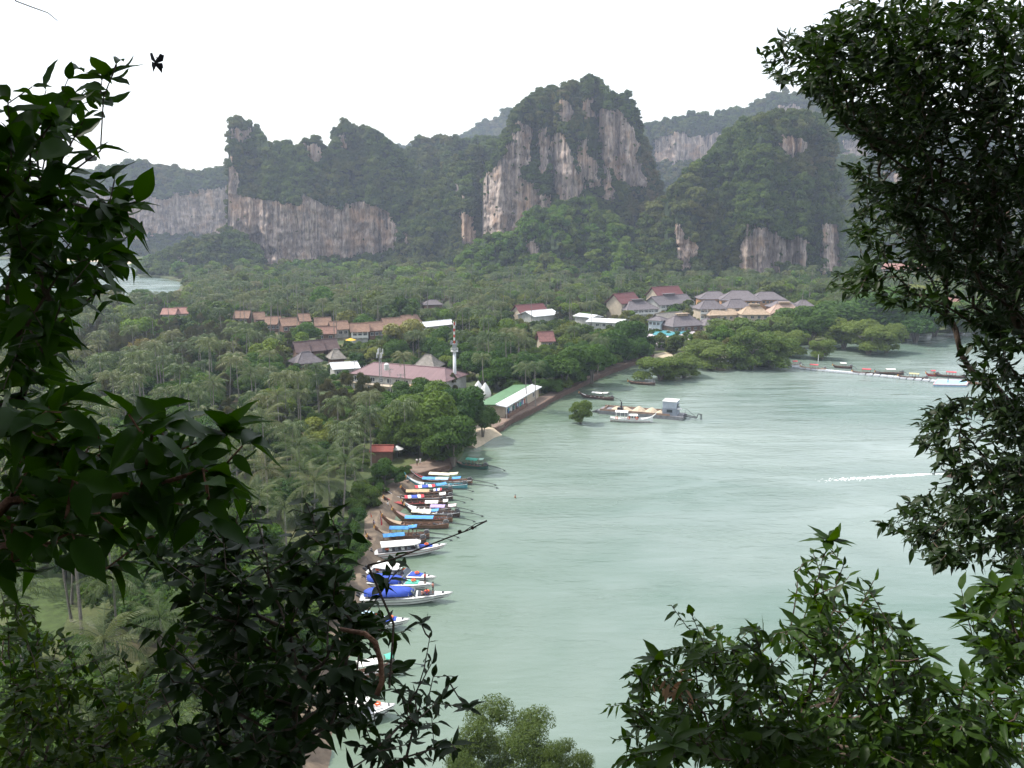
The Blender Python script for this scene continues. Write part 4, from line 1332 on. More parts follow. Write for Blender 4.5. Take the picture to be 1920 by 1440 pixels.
def put_tree(name, label, cat, group, loc, R, sz, crown, trunk, lift, rz):
    root = empty(name, loc, rz); tag(root, label, cat, group)
    root.scale = (R, R, sz)
    c = link("crown", crown, root, (0, 0, lift)); t = link("trunk", trunk, root, (0, 0, 0))
    return root

def clear_ok(x, y, ztop, zlow, r):
    px0, py0, f = proj(x, y, ztop); px1, py1, f1 = proj(x, y, zlow)
    rp = r * F / f * .85
    for (a, b_, c, d, D) in CLEAR:
        if y < D + 3 and px0 + rp > a and px0 - rp < c and py0 < d and py1 > b_:
            return False
    return True
def foot_ok(x, y, r):
    for (cx_, cy_, hx_, hy_, th) in FOOT:
        dx, dy = x - cx_, y - cy_
        c, s = math.cos(-th), math.sin(-th)
        u, v = dx * c - dy * s, dx * s + dy * c
        if abs(u) < hx_ + r and abs(v) < hy_ + r:
            return False
    return True

MANUAL = []      # positions to keep other trees off: (x, y, r)
# large shore trees: crown centre px, py, radius in px
big = [(812, 762, 46, 'b', "large dark broadleaf tree overhanging the shore above the green roofed boat"),
       (868, 770, 44, 'b', "spreading broadleaf tree with its crown over the small sand patch"),
       (905, 790, 28, 'b', "rounded dark broadleaf tree beside the white pointed canopies"),
       (850, 826, 46, 'b', "low wide broadleaf tree leaning out over the green roofed boat"),
       (790, 822, 36, 'b', "dark broadleaf tree behind the curved stone wall"),
       (772, 742, 34, 'b', "broadleaf tree below the tan pavilion, lit on top"),
       (735, 800, 34, 'b', "shadowy broadleaf tree behind the red roofed shelter"),
       (720, 886, 26, 'b', "small bushy broadleaf tree above the first prows of the boats"),
       (686, 926, 24, 'b', "bright green bushy tree at the edge of the beach"),
       (742, 897, 16, 'b', "little round bush beside the curved stone wall"),
       (665, 968, 20, 'b', "dark bush on the beach left of the orange ribbons"),
       (672, 1030, 22, 'b', "bushy tree behind the white roofed speedboat"),
       (757, 629, 36, 'y', "yellow green feathery tree right of the terracotta bungalows"),
       (572, 625, 24, 'b', "dark bushy tree standing before the terracotta bungalow row"),
       (380, 590, 24, 'b', "dark leafy tree between the pinkish and the terracotta roofs"),
       (268, 562, 18, 'b', "tall dark round tree on the shore of the far bay"),
       (812, 655, 26, 'b', "round broadleaf tree behind the mauve hall"),
       (830, 640, 26, 'b', "dark broadleaf tree left of the red and white mast"),
       (905, 690, 36, 'b', "dense dark broadleaf tree right of the white mast column"),
       (950, 700, 34, 'b', "broadleaf tree with a pale top behind the beach shop"),
       (1060, 690, 40, 'b', "spreading shore tree with flat leaf layers right of the shop"),
       (1110, 680, 36, 'b', "broad shore tree casting shade on the green water"),
       (1150, 650, 36, 'b', "broad shore tree next to the pool terrace"),
       (1180, 632, 30, 'b', "lit broadleaf tree left of the pale blue house"),
       (1000, 700, 34, 'b', "dark broadleaf tree over the far end of the shop roof"),
       (1195, 655, 22, 'b', "low dark shore tree beside the sand cove"),
       (932, 628, 26, 'b', "bright round broadleaf tree right of the mast"),
       (640, 745, 0, 'c', ""), ]
for (px, py, rp, kd, lb) in big:
    if not lb: continue
    c = G(px, py, 6.0)
    s = (c - Vector((0, 0, CH))).length / F
    R = rp * s
    c = G(px, py, max(1.6, R * .95 + LZ)); 
    v = {'b': BROADV, 'y': [YEL]}[kd]
    put_tree("broadleaf_tree", lb, "tree", None, (c.x, c.y, LZ - .2), R, R, rng.choice(v), rng.choice(TR_B), .95, rng.uniform(0, 6.28))
    MANUAL.append((c.x, c.y, R * .8))
# casuarinas left of the shelter and near the shore of the mast
for (px, py, rp, lb) in [(618, 752, 30, "tall feathery casuarina, leftmost of the group below the cream annex"), (650, 745, 32, "tall feathery casuarina with a brownish top before the annex"), (680, 748, 32, "dark feathery casuarina in the middle of the group before the annex"),
                     (706, 752, 28, "feathery casuarina leaning right, below the tan pavilion"), (634, 790, 28, "dark shaded casuarina low in the group before the annex"), (668, 796, 28, "dark shaded casuarina above the lone palm"),
                     (850, 700, 14, "thin brownish casuarina at the foot of the white mast column")]:
    c = G(px, py, 8); s = (c - Vector((0, 0, CH))).length / F; R = rp * s * .9
    put_tree("casuarina_tree", lb, "tree", None, (c.x, c.y, LZ), R, R * 1.25, rng.choice(CASV), TR_C[0], .8, rng.uniform(0, 6.28))
    MANUAL.append((c.x, c.y, R * .7))
# mangroves standing in the water
mang = [(1088, 794, 46, 752, "small bright mangrove bush alone in the water left of the sand barge"), (1238, 713, 88, 668, "mangrove tree with a forked dark stem in the water, left of the pair"), (1283, 707, 74, 668, "mangrove tree in the water, right of the pair by the sand cove"),
        (1332, 690, 96, 643, "wide pale olive mangrove beside the sand cove"), (1408, 690, 96, 622, "large pale olive mangrove at the start of the floating walkway"), (1446, 688, 88, 632, "pale olive mangrove leaning over the floating walkway"),
        (1398, 655, 100, 605, "mangrove behind the large pale one, darker green top"), (1350, 650, 90, 603, "green mangrove right of the pool bar roofs"), (1480, 668, 70, 625, "rounded mangrove right of the walkway start"), (1541, 673, 52, 640, "lone small mangrove standing off the wood in open water"),
        (1628, 664, 82, 612, "olive mangrove with bare legs at the front of the wood"), (1662, 661, 60, 616, "olive mangrove at the right end of the front group"), (1582, 654, 84, 603, "olive green mangrove left of the bare legged one"), (1520, 650, 80, 595, "dark green mangrove above the lone small one"),
        (1580, 634, 110, 580, "broad dark green mangrove crown in the middle of the wood"), (1636, 634, 120, 560, "tallest dark green mangrove crown of the wood"), (1700, 632, 110, 562, "dark green mangrove crown right of the tallest"), (1752, 630, 90, 574, "dark green mangrove crown at the right end of the wood"),
        (1716, 642, 90, 592, "greyish mangrove in front of the right end of the wood"), (1500, 628, 90, 584, "dark green mangrove crown nearest the resort"), (1455, 640, 80, 600, "mangrove crown behind the walkway start"), (1800, 628, 80, 580, "olive mangrove behind the right hand branches"), (1850, 626, 90, 575, "pale mangrove farthest right behind the branches"), (1310, 672, 50, 640, "small mangrove between the sand cove and the terrace")]
for (px, pb, wp, pt, lb) in mang:
    c = G(px, pb, 0); s = (c - Vector((0, 0, CH))).length / F
    R = wp / 2 * s * 1.05; H = (pb - pt) * s * 1.03
    dk = px > 1490 and pb < 653 and 'olive' not in lb
    put_tree("mangrove_tree", lb, "tree", "mangroves at the water's edge", (c.x, c.y, -.3), R, H / 1.5, rng.choice(BROADV if dk else OLV), rng.choice(TR_M), (.86 if wp < 88 else .72), rng.uniform(0, 6.28))
    if px == 1088: bpy.data.objects[-1] if False else None
# mangrove whose top shows at the bottom edge, below the viewpoint
for px, yb, R, H, lb in ((958, 74, 5.0, 10.2, "pale olive tree top at the bottom edge rising from the water's edge"), (1048, 70, 3.0, 9.0, "thin olive shrub top at the bottom edge right of the pale tree"), (900, 71, 3.4, 8.6, "dusky olive tree top behind the leaves at the bottom edge")):
    x = (px - 960) / F * 86
    put_tree("mangrove_tree", lb, "tree", None, (x, yb, -.3), R, H / 2.0, crown_mesh("near_mangrove_crown", LM['nolive'], 300 + px, 1, .75, 34, 16000, .030, lob=(.15, .30), core=.5, low=.9, fuzz=(.7, 1.45), aspect=.3), TR_M[0], 1.42, 1.0)

COX, COY = cx, cy
NEARP = [(196, 1205, 13, 1.12, "largest coconut palm at the lower left, long drooping pale fronds"), (212, 1085, 13, 1.0, "coconut palm just above the largest one at the lower left"), (300, 1160, 12, 1.0, "coconut palm right of the largest one at the lower left"), (150, 1330, 12, 1.0, "coconut palm over the lower lawn"),
         (330, 1345, 12, 1.05, "coconut palm low at the bottom left behind the dark bush"), (560, 835, 12, 1.05, "wide coconut palm left of the red roofed shelter"), (648, 868, 12, 1.1, "large coconut palm above the orange ribbon on the beach"), (520, 742, 13, 1.0, "coconut palm standing tall above the grove left of the casuarinas"), (470, 700, 13, 1.0, "coconut palm with a brownish crown left of the grey purple roof"),
         (590, 905, 11, 1.0, "coconut palm just behind the beach, lower left of the large one"), (500, 880, 12, 1.0, "coconut palm in the shady slope above the beach palms"), (400, 720, 13, 1.0, "coconut palm in the middle left of the grove with a full round crown"), (430, 850, 12, 1.0, "coconut palm behind the spray of broad near leaves")]
for px, py, h, sc_, lb in NEARP:
    c = G(px, py, LZ + h); MANUAL.append((c.x, c.y, 4.2)); CLEAR.append((px - 18, py - 14, px + 18, py + 26, c.y - 3))
shore = []
for a_, b_ in ((iP0, iP1), (iP1, iB)):
    pts_ = sub(a_, b_); acc_ = 0
    for i in range(1, len(pts_) - 1):
        acc_ += (pts_[i] - pts_[i - 1]).length
        if acc_ < 4.6: continue
        acc_ = 0
        d_ = pts_[i + 1] - pts_[i - 1]; d_.normalize(); n_ = Vector((-d_.y, d_.x, 0)); p_ = pts_[i] - n_ * rng.uniform(1.0, 3.0)
        R_ = rng.uniform(3.0, 4.4)
        q_ = proj(p_.x, p_.y, 3.5)
        if (885 < q_[0] < 1035 and 715 < q_[1] < 800) or (745 < q_[0] < 832 and q_[1] > 850) or (1214 < q_[0] and q_[1] < 690): continue
        if not clear_ok(p_.x, p_.y, R_ + 4, 2, R_ * .8): continue
        shore.append((p_, R_, q_))
shl = unique_labels([q_[:2] for p_, R_, q_ in shore], 'leafy tree over the sea wall')
sl_ = ["leafy shore tree whose crown spills over the sea wall, %s the anchored boats", "round shore tree reaching out over the wall, %s the beach shop"]
for i, (p_, R_, q_) in enumerate(shore):
    lb = shl[i]
    put_tree("shore_tree", lb, "tree", "leafy trees hanging over the sea wall", (p_.x, p_.y, .9), R_, R_ * .95, BROADV[i % 5] if i % 4 else BRV[i % 3], TR_B[i % 3], .62, rng.uniform(0, 6.28))
    MANUAL.append((p_.x, p_.y, R_ * .6))
for i, (px, py, R_) in enumerate([(640, 1000, 2.6), (652, 1050, 2.4), (628, 1090, 2.8), (700, 905, 2.0), (668, 945, 2.4), (712, 915, 1.7), (650, 985, 2.2), (600, 1150, 3), (580, 1220, 3), (655, 1020, 2.0), (760, 880, 1.6)]):
    c = G(px, py, 2.5)
    put_tree("shore_bush", "green bush " + ["on the beach left of the blue tarped boat", "behind the white topped speedboat", "behind the blue covered speedboats", "behind the dark prow left of the flag roofs", "among the beach edge palms above the orange ribbon", "beside the round bush at the curved wall", "left of the red pennant", "on the lower beach above the teal awning", "on the lower beach below the teal awning", "touching the stern of the nearest longtail", "on the curved wall's inner corner"][i], "bush", None, (c.x, c.y, LZ - .6), R_, R_ * .9, BROADV[i % 5], TR_B[i % 3], .6, i)
cand = []
y = 66.0
while y < 1010:
    step_ = 5.6 + y * 0.0052
    xl = -0.66 * y - 25; xr = 0.62 * y + 25
    x = xl + nr.uniform(0, step_)
    while x < xr:
        cand.append((x + nr.normal(0, step_ * .26), y + nr.normal(0, step_ * .26)))
        x += step_
    y += step_ * .92
cand = [c for c in cand if on_land(*c)]
ca = np.array(cand); cd = coast_dist(ca[:, 0], ca[:, 1])
trees = dict(palm=[], broad=[], bright=[], cas=[])
for (x, y), d in zip(cand, cd):
    px, py, f = proj(x, y, 9)
    if px < -60 or px > 1985 or py > 1560: continue
    if d < 3.2: continue
    if any((x - mx) ** 2 + (y - my) ** 2 < mr * mr for mx, my, mr in MANUAL): continue
    u = nr.uniform()
    zn = fbm(x * .03, y * .03, 1, 3)
    # which kind grows where
    if py < 520: pr = dict(broad=.3, bright=.50, cas=.14 if px < 800 else .02, palm=.06)
    elif py < 552: pr = dict(broad=.3, bright=.35, cas=.08, palm=.27) if zn > -.05 else dict(broad=.1, bright=.3, cas=.1, palm=.5)
    elif px < 330 and py < 600: pr = dict(broad=.2, bright=.25, cas=.25, palm=.3)
    elif px < 560 and 605 < py < 665: pr = dict(broad=.15, bright=.05, cas=.55, palm=.25)
    elif py < 605 and px < 960: pr = dict(broad=.22 + .6 * max(0, zn), bright=.10, cas=.03, palm=.65)
    elif px < 770: pr = dict(broad=.22 + .9 * max(0, zn), bright=.05, cas=.08, palm=.65 - .5 * max(0, zn))
    elif px < 1240: pr = dict(broad=.60, bright=.10, cas=.02, palm=.28)
    else: pr = dict(broad=.45, bright=.15, cas=.05, palm=.35)
    if d < 10 and px > 900: pr = dict(broad=.85, bright=.1, cas=0, palm=.05)
    tot = sum(pr.values()); acc = 0
    for k, v in pr.items():
        acc += v / tot
        if u <= acc: break
    if k == 'palm':
        h = nr.uniform(8.5, 17.5) + 3 * zn; r = 4.2
        if fbm(x * .06, y * .06, 4, 3) > .22 and nr.uniform() < .6: continue
        if d < 12 and y < 240: h = nr.uniform(9, 12)
        zt, zl = h + 3, h - 3
    elif k == 'cas':
        r = nr.uniform(2.4, 3.6); h = r * 3.2; zt, zl = h + 2, 3
    else:
        r = nr.uniform(2.8, 5.6) * (.9 if y < 400 else 1.05) * (1.5 if nr.uniform() < .12 else 1); h = r * 1.7; zt, zl = h + LZ, 2
    if not foot_ok(x, y, min(r * .35, 1.5)): continue
    if not clear_ok(x, y, zt, zl, r):
        # keep it low instead: undergrowth bush
        r = 1.8; k = 'broad'; h = 3
        if not clear_ok(x, y, 4.2, 2, r) or not foot_ok(x, y, 1.0): continue
    dist = math.sqrt(x * x + y * y + (CH - h) ** 2)
    # lawn stays open
    if (px < 150 and 1030 < py < 1170) or (py > 1230 and px < 240):
        if nr.uniform() < .35: continue
    trees[k].append((dist, x, y, r, h))
for k in trees:
    trees[k].sort()
    print(k, len(trees[k]))

def zone(px, py):
    if py > 980: return "close below the viewpoint"
    if py > 800: return "behind the moored longtail boats"
    if px > 1240: return "behind the resort roofs"
    if px > 770:
        return "around the beach shop and the mast" if py > 610 else "above the white metal roofs"
    if py > 665: return "left of the mauve roofed hall"
    if py > 600: return "below the terracotta bungalow row"
    if py > 540: return "behind the terracotta bungalow row"
    return "at the foot of the tall left cliff"

# coconut palms
palm_word = ["tall", "slightly leaning", "full crowned"]
def palm_root(x, y, h, i, lab, grp):
    root = empty("coconut_palm", (x, y, LZ + h), nr.uniform(-.5, .5)); tag(root, lab, "palm tree", grp)
    t = link("trunk", TRUNKS[i % 5], root)
    t.scale = (1, 1, h / 13.0)
    return root
inview = []
rest = []
for t in trees['palm']:
    px, py, f = proj(t[1], t[2], t[4])
    (inview if ((130 if py < 1000 else -15) < px < 1860 and py < 1450 and len(inview) < 290) else rest).append(t)
plab = unique_labels([proj(t[1], t[2], t[4] + LZ)[:2] for t in inview], "coconut palm")
for i, (dist, x, y, r, h) in enumerate(inview):
    px, py, f = proj(x, y, h)
    z_ = zone(px, py)
    root = palm_root(x, y, h, i, plab[i], "coconut palms " + z_)
    sc_ = nr.uniform(.85, 1.12)
    if i < 34:
        nf = 20
        for k in range(nf):
            fr_ = link("frond", FRONDS[k % 4], root)
            tilt = 1.15 - 1.6 * k / nf + nr.uniform(-.12, .12)
            fr_.rotation_euler = (nr.uniform(-.15, .15), -tilt, k * 2.399 + nr.uniform(-.2, .2))
            s_ = sc_ * nr.uniform(.85, 1.1); fr_.scale = (s_, s_, s_)
    else:
        c = link("crown", PALM_NEAR[i % 5], root); c.scale = (sc_,) * 3
# a few palms placed where the photograph shows them clearly
for (px, py, h, lb) in [(693, 775, 13, "lone coconut palm with a pale trunk above the red roofed shelter"), (985, 690, 11, "coconut palm bending over the white half of the shop roof"), (1003, 686, 12, "second coconut palm over the shop roof, right of the bending one"),
                        (757, 668, 13, "tall coconut palm in front of the mauve roof"), (592, 690, 13, "coconut palm beside the white roofed workshop"), (1128, 640, 12, "coconut palm above the broad shore trees")]:
    c = G(px, py, LZ + h)
    root = palm_root(c.x, c.y, h, rng.randrange(5), lb, None)
    cr_ = link("crown", PALM_NEAR[rng.randrange(5)], root)
def frond_palm(root, sc_, nf=22, lean=0.0):
    for k in range(nf):
        fr_ = link("frond", FRONDS[k % 4], root)
        tilt = 1.2 - 1.75 * k / nf + nr.uniform(-.12, .12)
        fr_.rotation_euler = (nr.uniform(-.2, .2), -tilt, k * 2.399 + nr.uniform(-.2, .2))
        s_ = sc_ * nr.uniform(.85, 1.1); fr_.scale = (s_, s_, s_)
for (px, py, h, sc_, lb) in NEARP:
    c = G(px, py, LZ + h)
    root = palm_root(c.x, c.y, h, rng.randrange(5), lb, None)
    frond_palm(root, sc_)
def scatter(name, variants, lst, lab, zoff, sc=1.0, zf=1.0, fixed=None):
    if not lst: return
    pos = np.array([[t[1], t[2], zoff(t)] for t in lst]); s = np.array([(fixed or t[3]) for t in lst]) * sc
    n = len(lst)
    instancer(name, variants, pos, s * nr.uniform(.85, 1.12, n), nr.uniform(0, 6.28, n), nr.integers(0, len(variants), n), lab, scz=s * zf * nr.uniform(.9, 1.15, n))
scatter("far_palm_crowns", PALM_FAR, rest, "mass of coconut palms across the far plain", lambda t: LZ + t[4], fixed=1.0)
scatter("far_palm_trunks", TRUNKS, rest, "pale trunks of the far coconut palms", lambda t: LZ + t[4], fixed=1.0)
for k, nm, var, cat, adj in (('broad', 'broadleaf_tree', BROADV, 'tree', 'dark green broadleaf tree'), ('bright', 'bright_tree', BRV, 'tree', 'bright green broadleaf tree'), ('cas', 'casuarina_tree', CASV, 'tree', 'brownish feathery casuarina')):
    near = [t for t in trees[k] if 120 < proj(t[1], t[2], t[4])[0] + (150 if t[2] < 130 else 0) and proj(t[1], t[2], t[4])[0] < 1860][:200 if k != 'broad' else 240]
    ns = set(id(t) for t in near)
    far = [t for t in trees[k] if id(t) not in ns]
    tl = unique_labels([proj(t[1], t[2], t[4] + LZ)[:2] for t in near], adj.replace("broadleaf tree", "tree").replace("brownish feathery ", "feathery "))
    for li, (dist, x, y, r, h) in enumerate(near):
        px, py, f = proj(x, y, h); z_ = zone(px, py)
        if k == 'cas': put_tree(nm, tl[li], cat, adj + "s " + z_, (x, y, LZ), r, r * 1.3, rng.choice(var), TR_C[0], .8, rng.uniform(0, 6.28))
        else: put_tree(nm, tl[li], cat, adj + "s " + z_, (x, y, LZ), r, r * rng.uniform(.9, 1.15), rng.choice(var), rng.choice(TR_B), .9, rng.uniform(0, 6.28))
    farv = {'broad': FARV, 'bright': BRIV, 'cas': CASV}[k]
    scatter("far_" + nm + "s", farv, far, "mass of far " + adj + "s on the plain", (lambda t: LZ + t[3] * (.8 if k != 'cas' else .9)), zf=(1.0 if k != 'cas' else 1.3))
# undergrowth between the trunks
und = [(0, x + nr.normal(0, 2), y + nr.normal(0, 2), nr.uniform(1.2, 2.4), 0) for (x, y), d in zip(cand, cd) if d > 4 and y < 620]
und = [t for t in und if foot_ok(t[1], t[2], 1.5) and clear_ok(t[1], t[2], 4, 2, 1.5) and nr.uniform() < .9 and not ((proj(t[1], t[2], 2)[0] < 160 and 1060 < proj(t[1], t[2], 2)[1]) )]
scatter("undergrowth", FARV, und, "low undergrowth between the trunks of the grove", lambda t: LZ + .6)
# ------------------------------------------------------------------ boats
def pm(name, c, r=.5, v=.15, s=2.0, **k): return mat(name, c, r, v, s, **k)
wood_d = pm("dark_boat_wood", (0.085, 0.055, 0.045), .6, .35, 1.5)
wood_b = pm("brown_boat_wood", (0.20, 0.11, 0.07), .6, .3, 1.5)
wood_t = pm("tan_deck_boards", (0.42, 0.32, 0.22), .7, .25, 1.5)
w_paint = pm("white_boat_paint", (0.74, 0.74, 0.72), .4, .1, 1)
r_paint = pm("red_boat_paint", (0.36, 0.05, 0.05), .5, .2, 1)
g_paint = pm("dark_green_boat_paint", (0.05, 0.13, 0.10), .5, .2, 1)
t_paint = pm("turquoise_boat_paint", (0.12, 0.36, 0.42), .5, .2, 1)
c_white = pm("white_awning", (0.78, 0.77, 0.72), .7, .08, 1)
c_cream = pm("cream_awning", (0.74, 0.68, 0.52), .7, .12, 1)
c_blue = pm("blue_awning", (0.08, 0.30, 0.62), .65, .12, 1)
c_lblue = pm("pale_blue_awning", (0.40, 0.55, 0.66), .65, .12, 1)
c_navy = pm("royal_blue_cover", (0.03, 0.075, 0.42), .7, .2, 1)
c_tan = pm("tan_awning", (0.46, 0.34, 0.20), .8, .2, 1)
c_lilac = pm("lilac_awning", (0.42, 0.32, 0.55), .7, .12, 1)
c_red = pm("red_awning", (0.55, 0.05, 0.07), .7, .12, 1)
c_flagb = pm("flag_blue_cloth", (0.05, 0.09, 0.40), .7, .12, 1)
c_green = pm("green_awning", (0.10, 0.46, 0.34), .65, .12, 1)
c_pgreen = pm("pale_green_awning", (0.45, 0.66, 0.55), .65, .12, 1)
c_yel = pm("yellow_awning", (0.62, 0.52, 0.24), .65, .12, 1)
metal_d = pm("engine_metal", (0.06, 0.06, 0.065), .45, .4, 6, metal=.4)
metal_g = pm("grey_engine_metal", (0.25, 0.25, 0.26), .4, .4, 6, metal=.5)
orange = pm("lifebuoy_orange", (0.75, 0.13, 0.03), .5, .1, 1)
garland = pm("garland_cloth", (0.62, 0.16, 0.10), .8, .5, 9, col2=(0.7, 0.55, 0.1))
skin_m = pm("skin", (0.32, 0.18, 0.12), .6, .1, 3)

def awning(x0, x1, w_, z, mats_list, arch=.18, thick=.06, tilt=0.0, name="awning", parent=None, sag=.04):
    """cloth roof over x0..x1: one strip of colour per entry"""
    q = MB(); n = len(mats_list); um = list(dict.fromkeys(mats_list))
    for i, m_ in enumerate(mats_list):
        for sgm in range(2):
            xa = x0 + (x1 - x0) * (i + sgm * .5) / n; xb = x0 + (x1 - x0) * (i + sgm * .5 + .5) / n
            rows = []
            for xx in (xa, xb):
                zz = z + tilt * (xx - x0) - sag * math.sin((xx - x0) / (x1 - x0) * math.pi * 3) ** 2
                prof = [(-w_, -arch), (-w_ * .55, -.15 * arch), (0, .2 * arch), (w_ * .55, -.15 * arch), (w_, -arch)]
                ring = [Vector((xx, yy, zz + dz)) for yy, dz in prof] + [Vector((xx, yy, zz + dz - thick)) for yy, dz in prof[::-1]]
                rows.append(ring)
            q.loft(rows, um.index(m_))
    return q.build(name, um, parent)

def longtail(prow_px, stern_px, label, hullm=wood_d, deckm=wood_b, bowm=None, roof=None, roof2=None, rx=(.25, .62), r2x=(.08, .2), tail=True, prow=True, group=None, W=.95, tip=2.7, rise=1.0, stripe=None, engine=True, name="longtail_boat"):
    B = G(prow_px[0], prow_px[1], tip * rise) if prow else G(prow_px[0], prow_px[1], .8)
    S = G(stern_px[0], stern_px[1], .45)
    B.z = S.z = 0
    d = B - S; L = d.length
    root = empty(name, S, math.atan2(d.y, d.x)); tag(root, label, "boat", group)
    def hw(t):
        if t < .12: return W * (.62 + .30 * t / .12)
        if t < .62: return W * (.92 + .08 * math.sin((t - .12) / .5 * math.pi))
        return W * max(.05, .92 * (1 - ((t - .62) / .38) ** 1.6))
    def sh(t):
        s_ = .72 + .28 * max(0, (.25 - t) / .25)
        if t > .6: s_ += ((t - .6) / .4) ** 2.6 * (tip * rise - .75)
        return s_
    def kz(t):
        if t > .72: return -.35 + ((t - .72) / .28) ** 2.2 * (tip * rise * .86 + .1)
        return -.35
    N = 22; rows = []; dk = []; st = []
    for i in range(N + 1):
        t = i / N; x = t * L; w_ = hw(t); s_ = sh(t); k_ = min(kz(t), s_ - .1); th = .07
        fl = max(k_ + .1, min(.28, s_ - .15)) if t < .8 else max(k_ + .06, s_ - .12)
        rows.append([Vector((x, -w_, s_)), Vector((x, -w_ * .86, (s_ + k_) * .45 - .05)), Vector((x, -w_ * .35, k_ + .05)), Vector((x, w_ * .35, k_ + .05)), Vector((x, w_ * .86, (s_ + k_) * .45 - .05)), Vector((x, w_, s_)),
                     Vector((x, w_ - min(th, w_ * .6), s_)), Vector((x, max(.02, w_ * .75 - th), fl)), Vector((x, -max(.02, w_ * .75 - th), fl)), Vector((x, -w_ + min(th, w_ * .6), s_))])
        if .04 < t < .92:
            dk.append([Vector((x, -max(.03, w_ * .84 - th), fl + .06)), Vector((x, max(.03, w_ * .84 - th), fl + .06)), Vector((x, max(.03, w_ * .84 - th), fl + .01)), Vector((x, -max(.03, w_ * .84 - th), fl + .01))])
        st.append((Vector((x, -w_ - .03, s_ - .05)), Vector((x, w_ + .03, s_ - .05))))
    q = MB(); q.loft(rows); hull = q.build("hull", hullm, root)
    q = MB(); q.loft(dk); q.build("deck", deckm, root)
    q = MB(); q.tube([p[0] for p in st], .05, 5); q.tube([p[1] for p in st], .05, 5); q.build("gunwale", stripe or wood_b, root)
    if bowm:
        q = MB(); rr = []
        for i in range(7):
            t = .70 + .22 * i / 6; rr.append([Vector((t * L, -hw(t) * .92, sh(t) + .02)), Vector((t * L, hw(t) * .92, sh(t) + .02)), Vector((t * L, hw(t) * .92, sh(t) - .05)), Vector((t * L, -hw(t) * .92, sh(t) - .05))])
        q.loft(rr); q.build("foredeck", bowm, root)
    if prow:
        q = MB(); a = Vector((L * .97, 0, kz(.97) + .1)); b_ = Vector((L * 1.0, 0, tip * rise)); q.tube([a, b_, b_ + (b_ - a).normalized() * .45], [.13, .12, .09], 6)
        q.build("prow_post", hullm, root)
        q = MB(); q.tube([Vector((L * .985, 0, tip * rise * .93)), Vector((L * .99, 0, tip * rise * .93 - .55))], [.17, .2], 7); q.build("garland", garland, root)
    for i, t in enumerate((.3, .42, .54, .66)):
        q = MB(); q.box((t * L, 0, .52), (.28, hw(t) * 1.7, .06)); q.build("bench", deckm, root)
    if roof:
        x0, x1 = rx[0] * L, rx[1] * L; wr = W * .92
        aw = awning(x0, x1, wr, 2.15, roof, parent=root)
        n = 4
        for i in range(n):
            for s_ in (-1, 1):
                x = x0 + .12 + (x1 - x0 - .24) * i / (n - 1); q = MB(); q.tube([(x, s_ * wr * .93, .6), (x, s_ * wr * .93, 1.98)], .04, 4); q.build("post", wood_b, root)
    if roof2:
        x0, x1 = r2x[0] * L, r2x[1] * L
        awning(x0, x1, W * .75, 2.45, roof2, tilt=-.12, name="stern_awning", parent=root)
        for x in (x0 + .1, x1 - .1):
            for s_ in (-1, 1):
                q = MB(); q.tube([(x, s_ * W * .66, .7), (x, s_ * W * .66, 2.3)], .035, 4); q.build("post", wood_b, root)
    if engine:
        q = MB(); q.box((.45, 0, 1.12), (.95, .45, .42)); q.box((.5, .05, 1.42), (.5, .35, .2)); q.tube([(.2, .2, 1.3), (.2, .25, 1.8)], .06, 6); q.ball((.75, 0, 1.3), .2); q.box((.45, 0, .85), (.25, .25, .3))
        for k in range(4): q.box((.15 + k * .17, 0, 1.38), (.05, .5, .22))
        q.build("engine", metal_g, root)
        q = MB(); q.tube([(.9, 0, 1.1), (2.0, .15, 1.35)], .035, 5); q.build("tiller", metal_d, root)
        rl = rng.uniform(-.06, .06)
        if tail:
            Lt = tail if not isinstance(tail, bool) else L * .38
            q = MB(); q.tube([(.1, 0, 1.05), (-Lt * .5, rl * Lt * .5, .72), (-Lt, rl * Lt, .15)], [.075, .06, .05], 5); q.tube([(-.1, 0, .88), (-Lt * .55, rl * Lt * .5, .5)], .03, 4); q.build("drive_shaft", metal_d, root)
            q = MB()
            for k in range(3):
                a = k * 2.09; q.box((-Lt - .05, rl * Lt + .14 * math.cos(a), .15 + .14 * math.sin(a)), (.05, .16, .09), rx=a)
            q.box((-Lt + .2, rl * Lt, .02), (.4, .03, .3)); q.build("propeller", metal_g, root)
        q = MB()
        for k in range(4):
            q.ball((1.0 + k * .55, rng.uniform(-.4, .4), .62), (.28, .2, .2), seg=7, rings=4)
        q.build("gear_bundle", pm("grey_tarp", (0.22, 0.21, 0.21), .8, .5, 4), root)
    return root

ft = [c_red, c_white, c_flagb, c_flagb, c_white, c_red]
gl = "longtail boats moored bow to the beach"
longtail((768, 879), (885, 904), "farthest moored longtail boat, long cream roof and red foredeck", wood_b, r_paint, r_paint, [c_cream] * 4, [c_cream], (.34, .68), (.22, .36), tail=5.2, group=gl, stripe=w_paint)
longtail((760, 889), (876, 911), "longtail boat with white bow and pale blue awning, second farthest of the moored row", t_paint, w_paint, w_paint, [c_lblue, c_lblue, c_blue, c_blue], [c_blue], (.30, .72), (.10, .24), tail=6.4, group=gl, stripe=w_paint)
longtail((750, 908), (848, 921), "longtail boat with a red, white and blue striped roof and blue stern awning", wood_d, wood_b, wood_b, ft, [c_blue], (.34, .72), (.12, .32), tail=4.4, group=gl)
longtail((720, 914), (849, 933), "longtail boat with a tan roof and greenish white prow tip", wood_d, wood_b, None, [c_tan] * 4, [c_red, c_white, c_flagb, c_white], (.34, .68), (.16, .28), tail=4.0, group=gl, stripe=w_paint)
longtail((717, 927), (838, 941), "dark longtail boat with a short striped flag roof, red inside", wood_d, r_paint, r_paint, ft, [c_white], (.36, .66), (.02, .12), tail=3.6, group=gl)
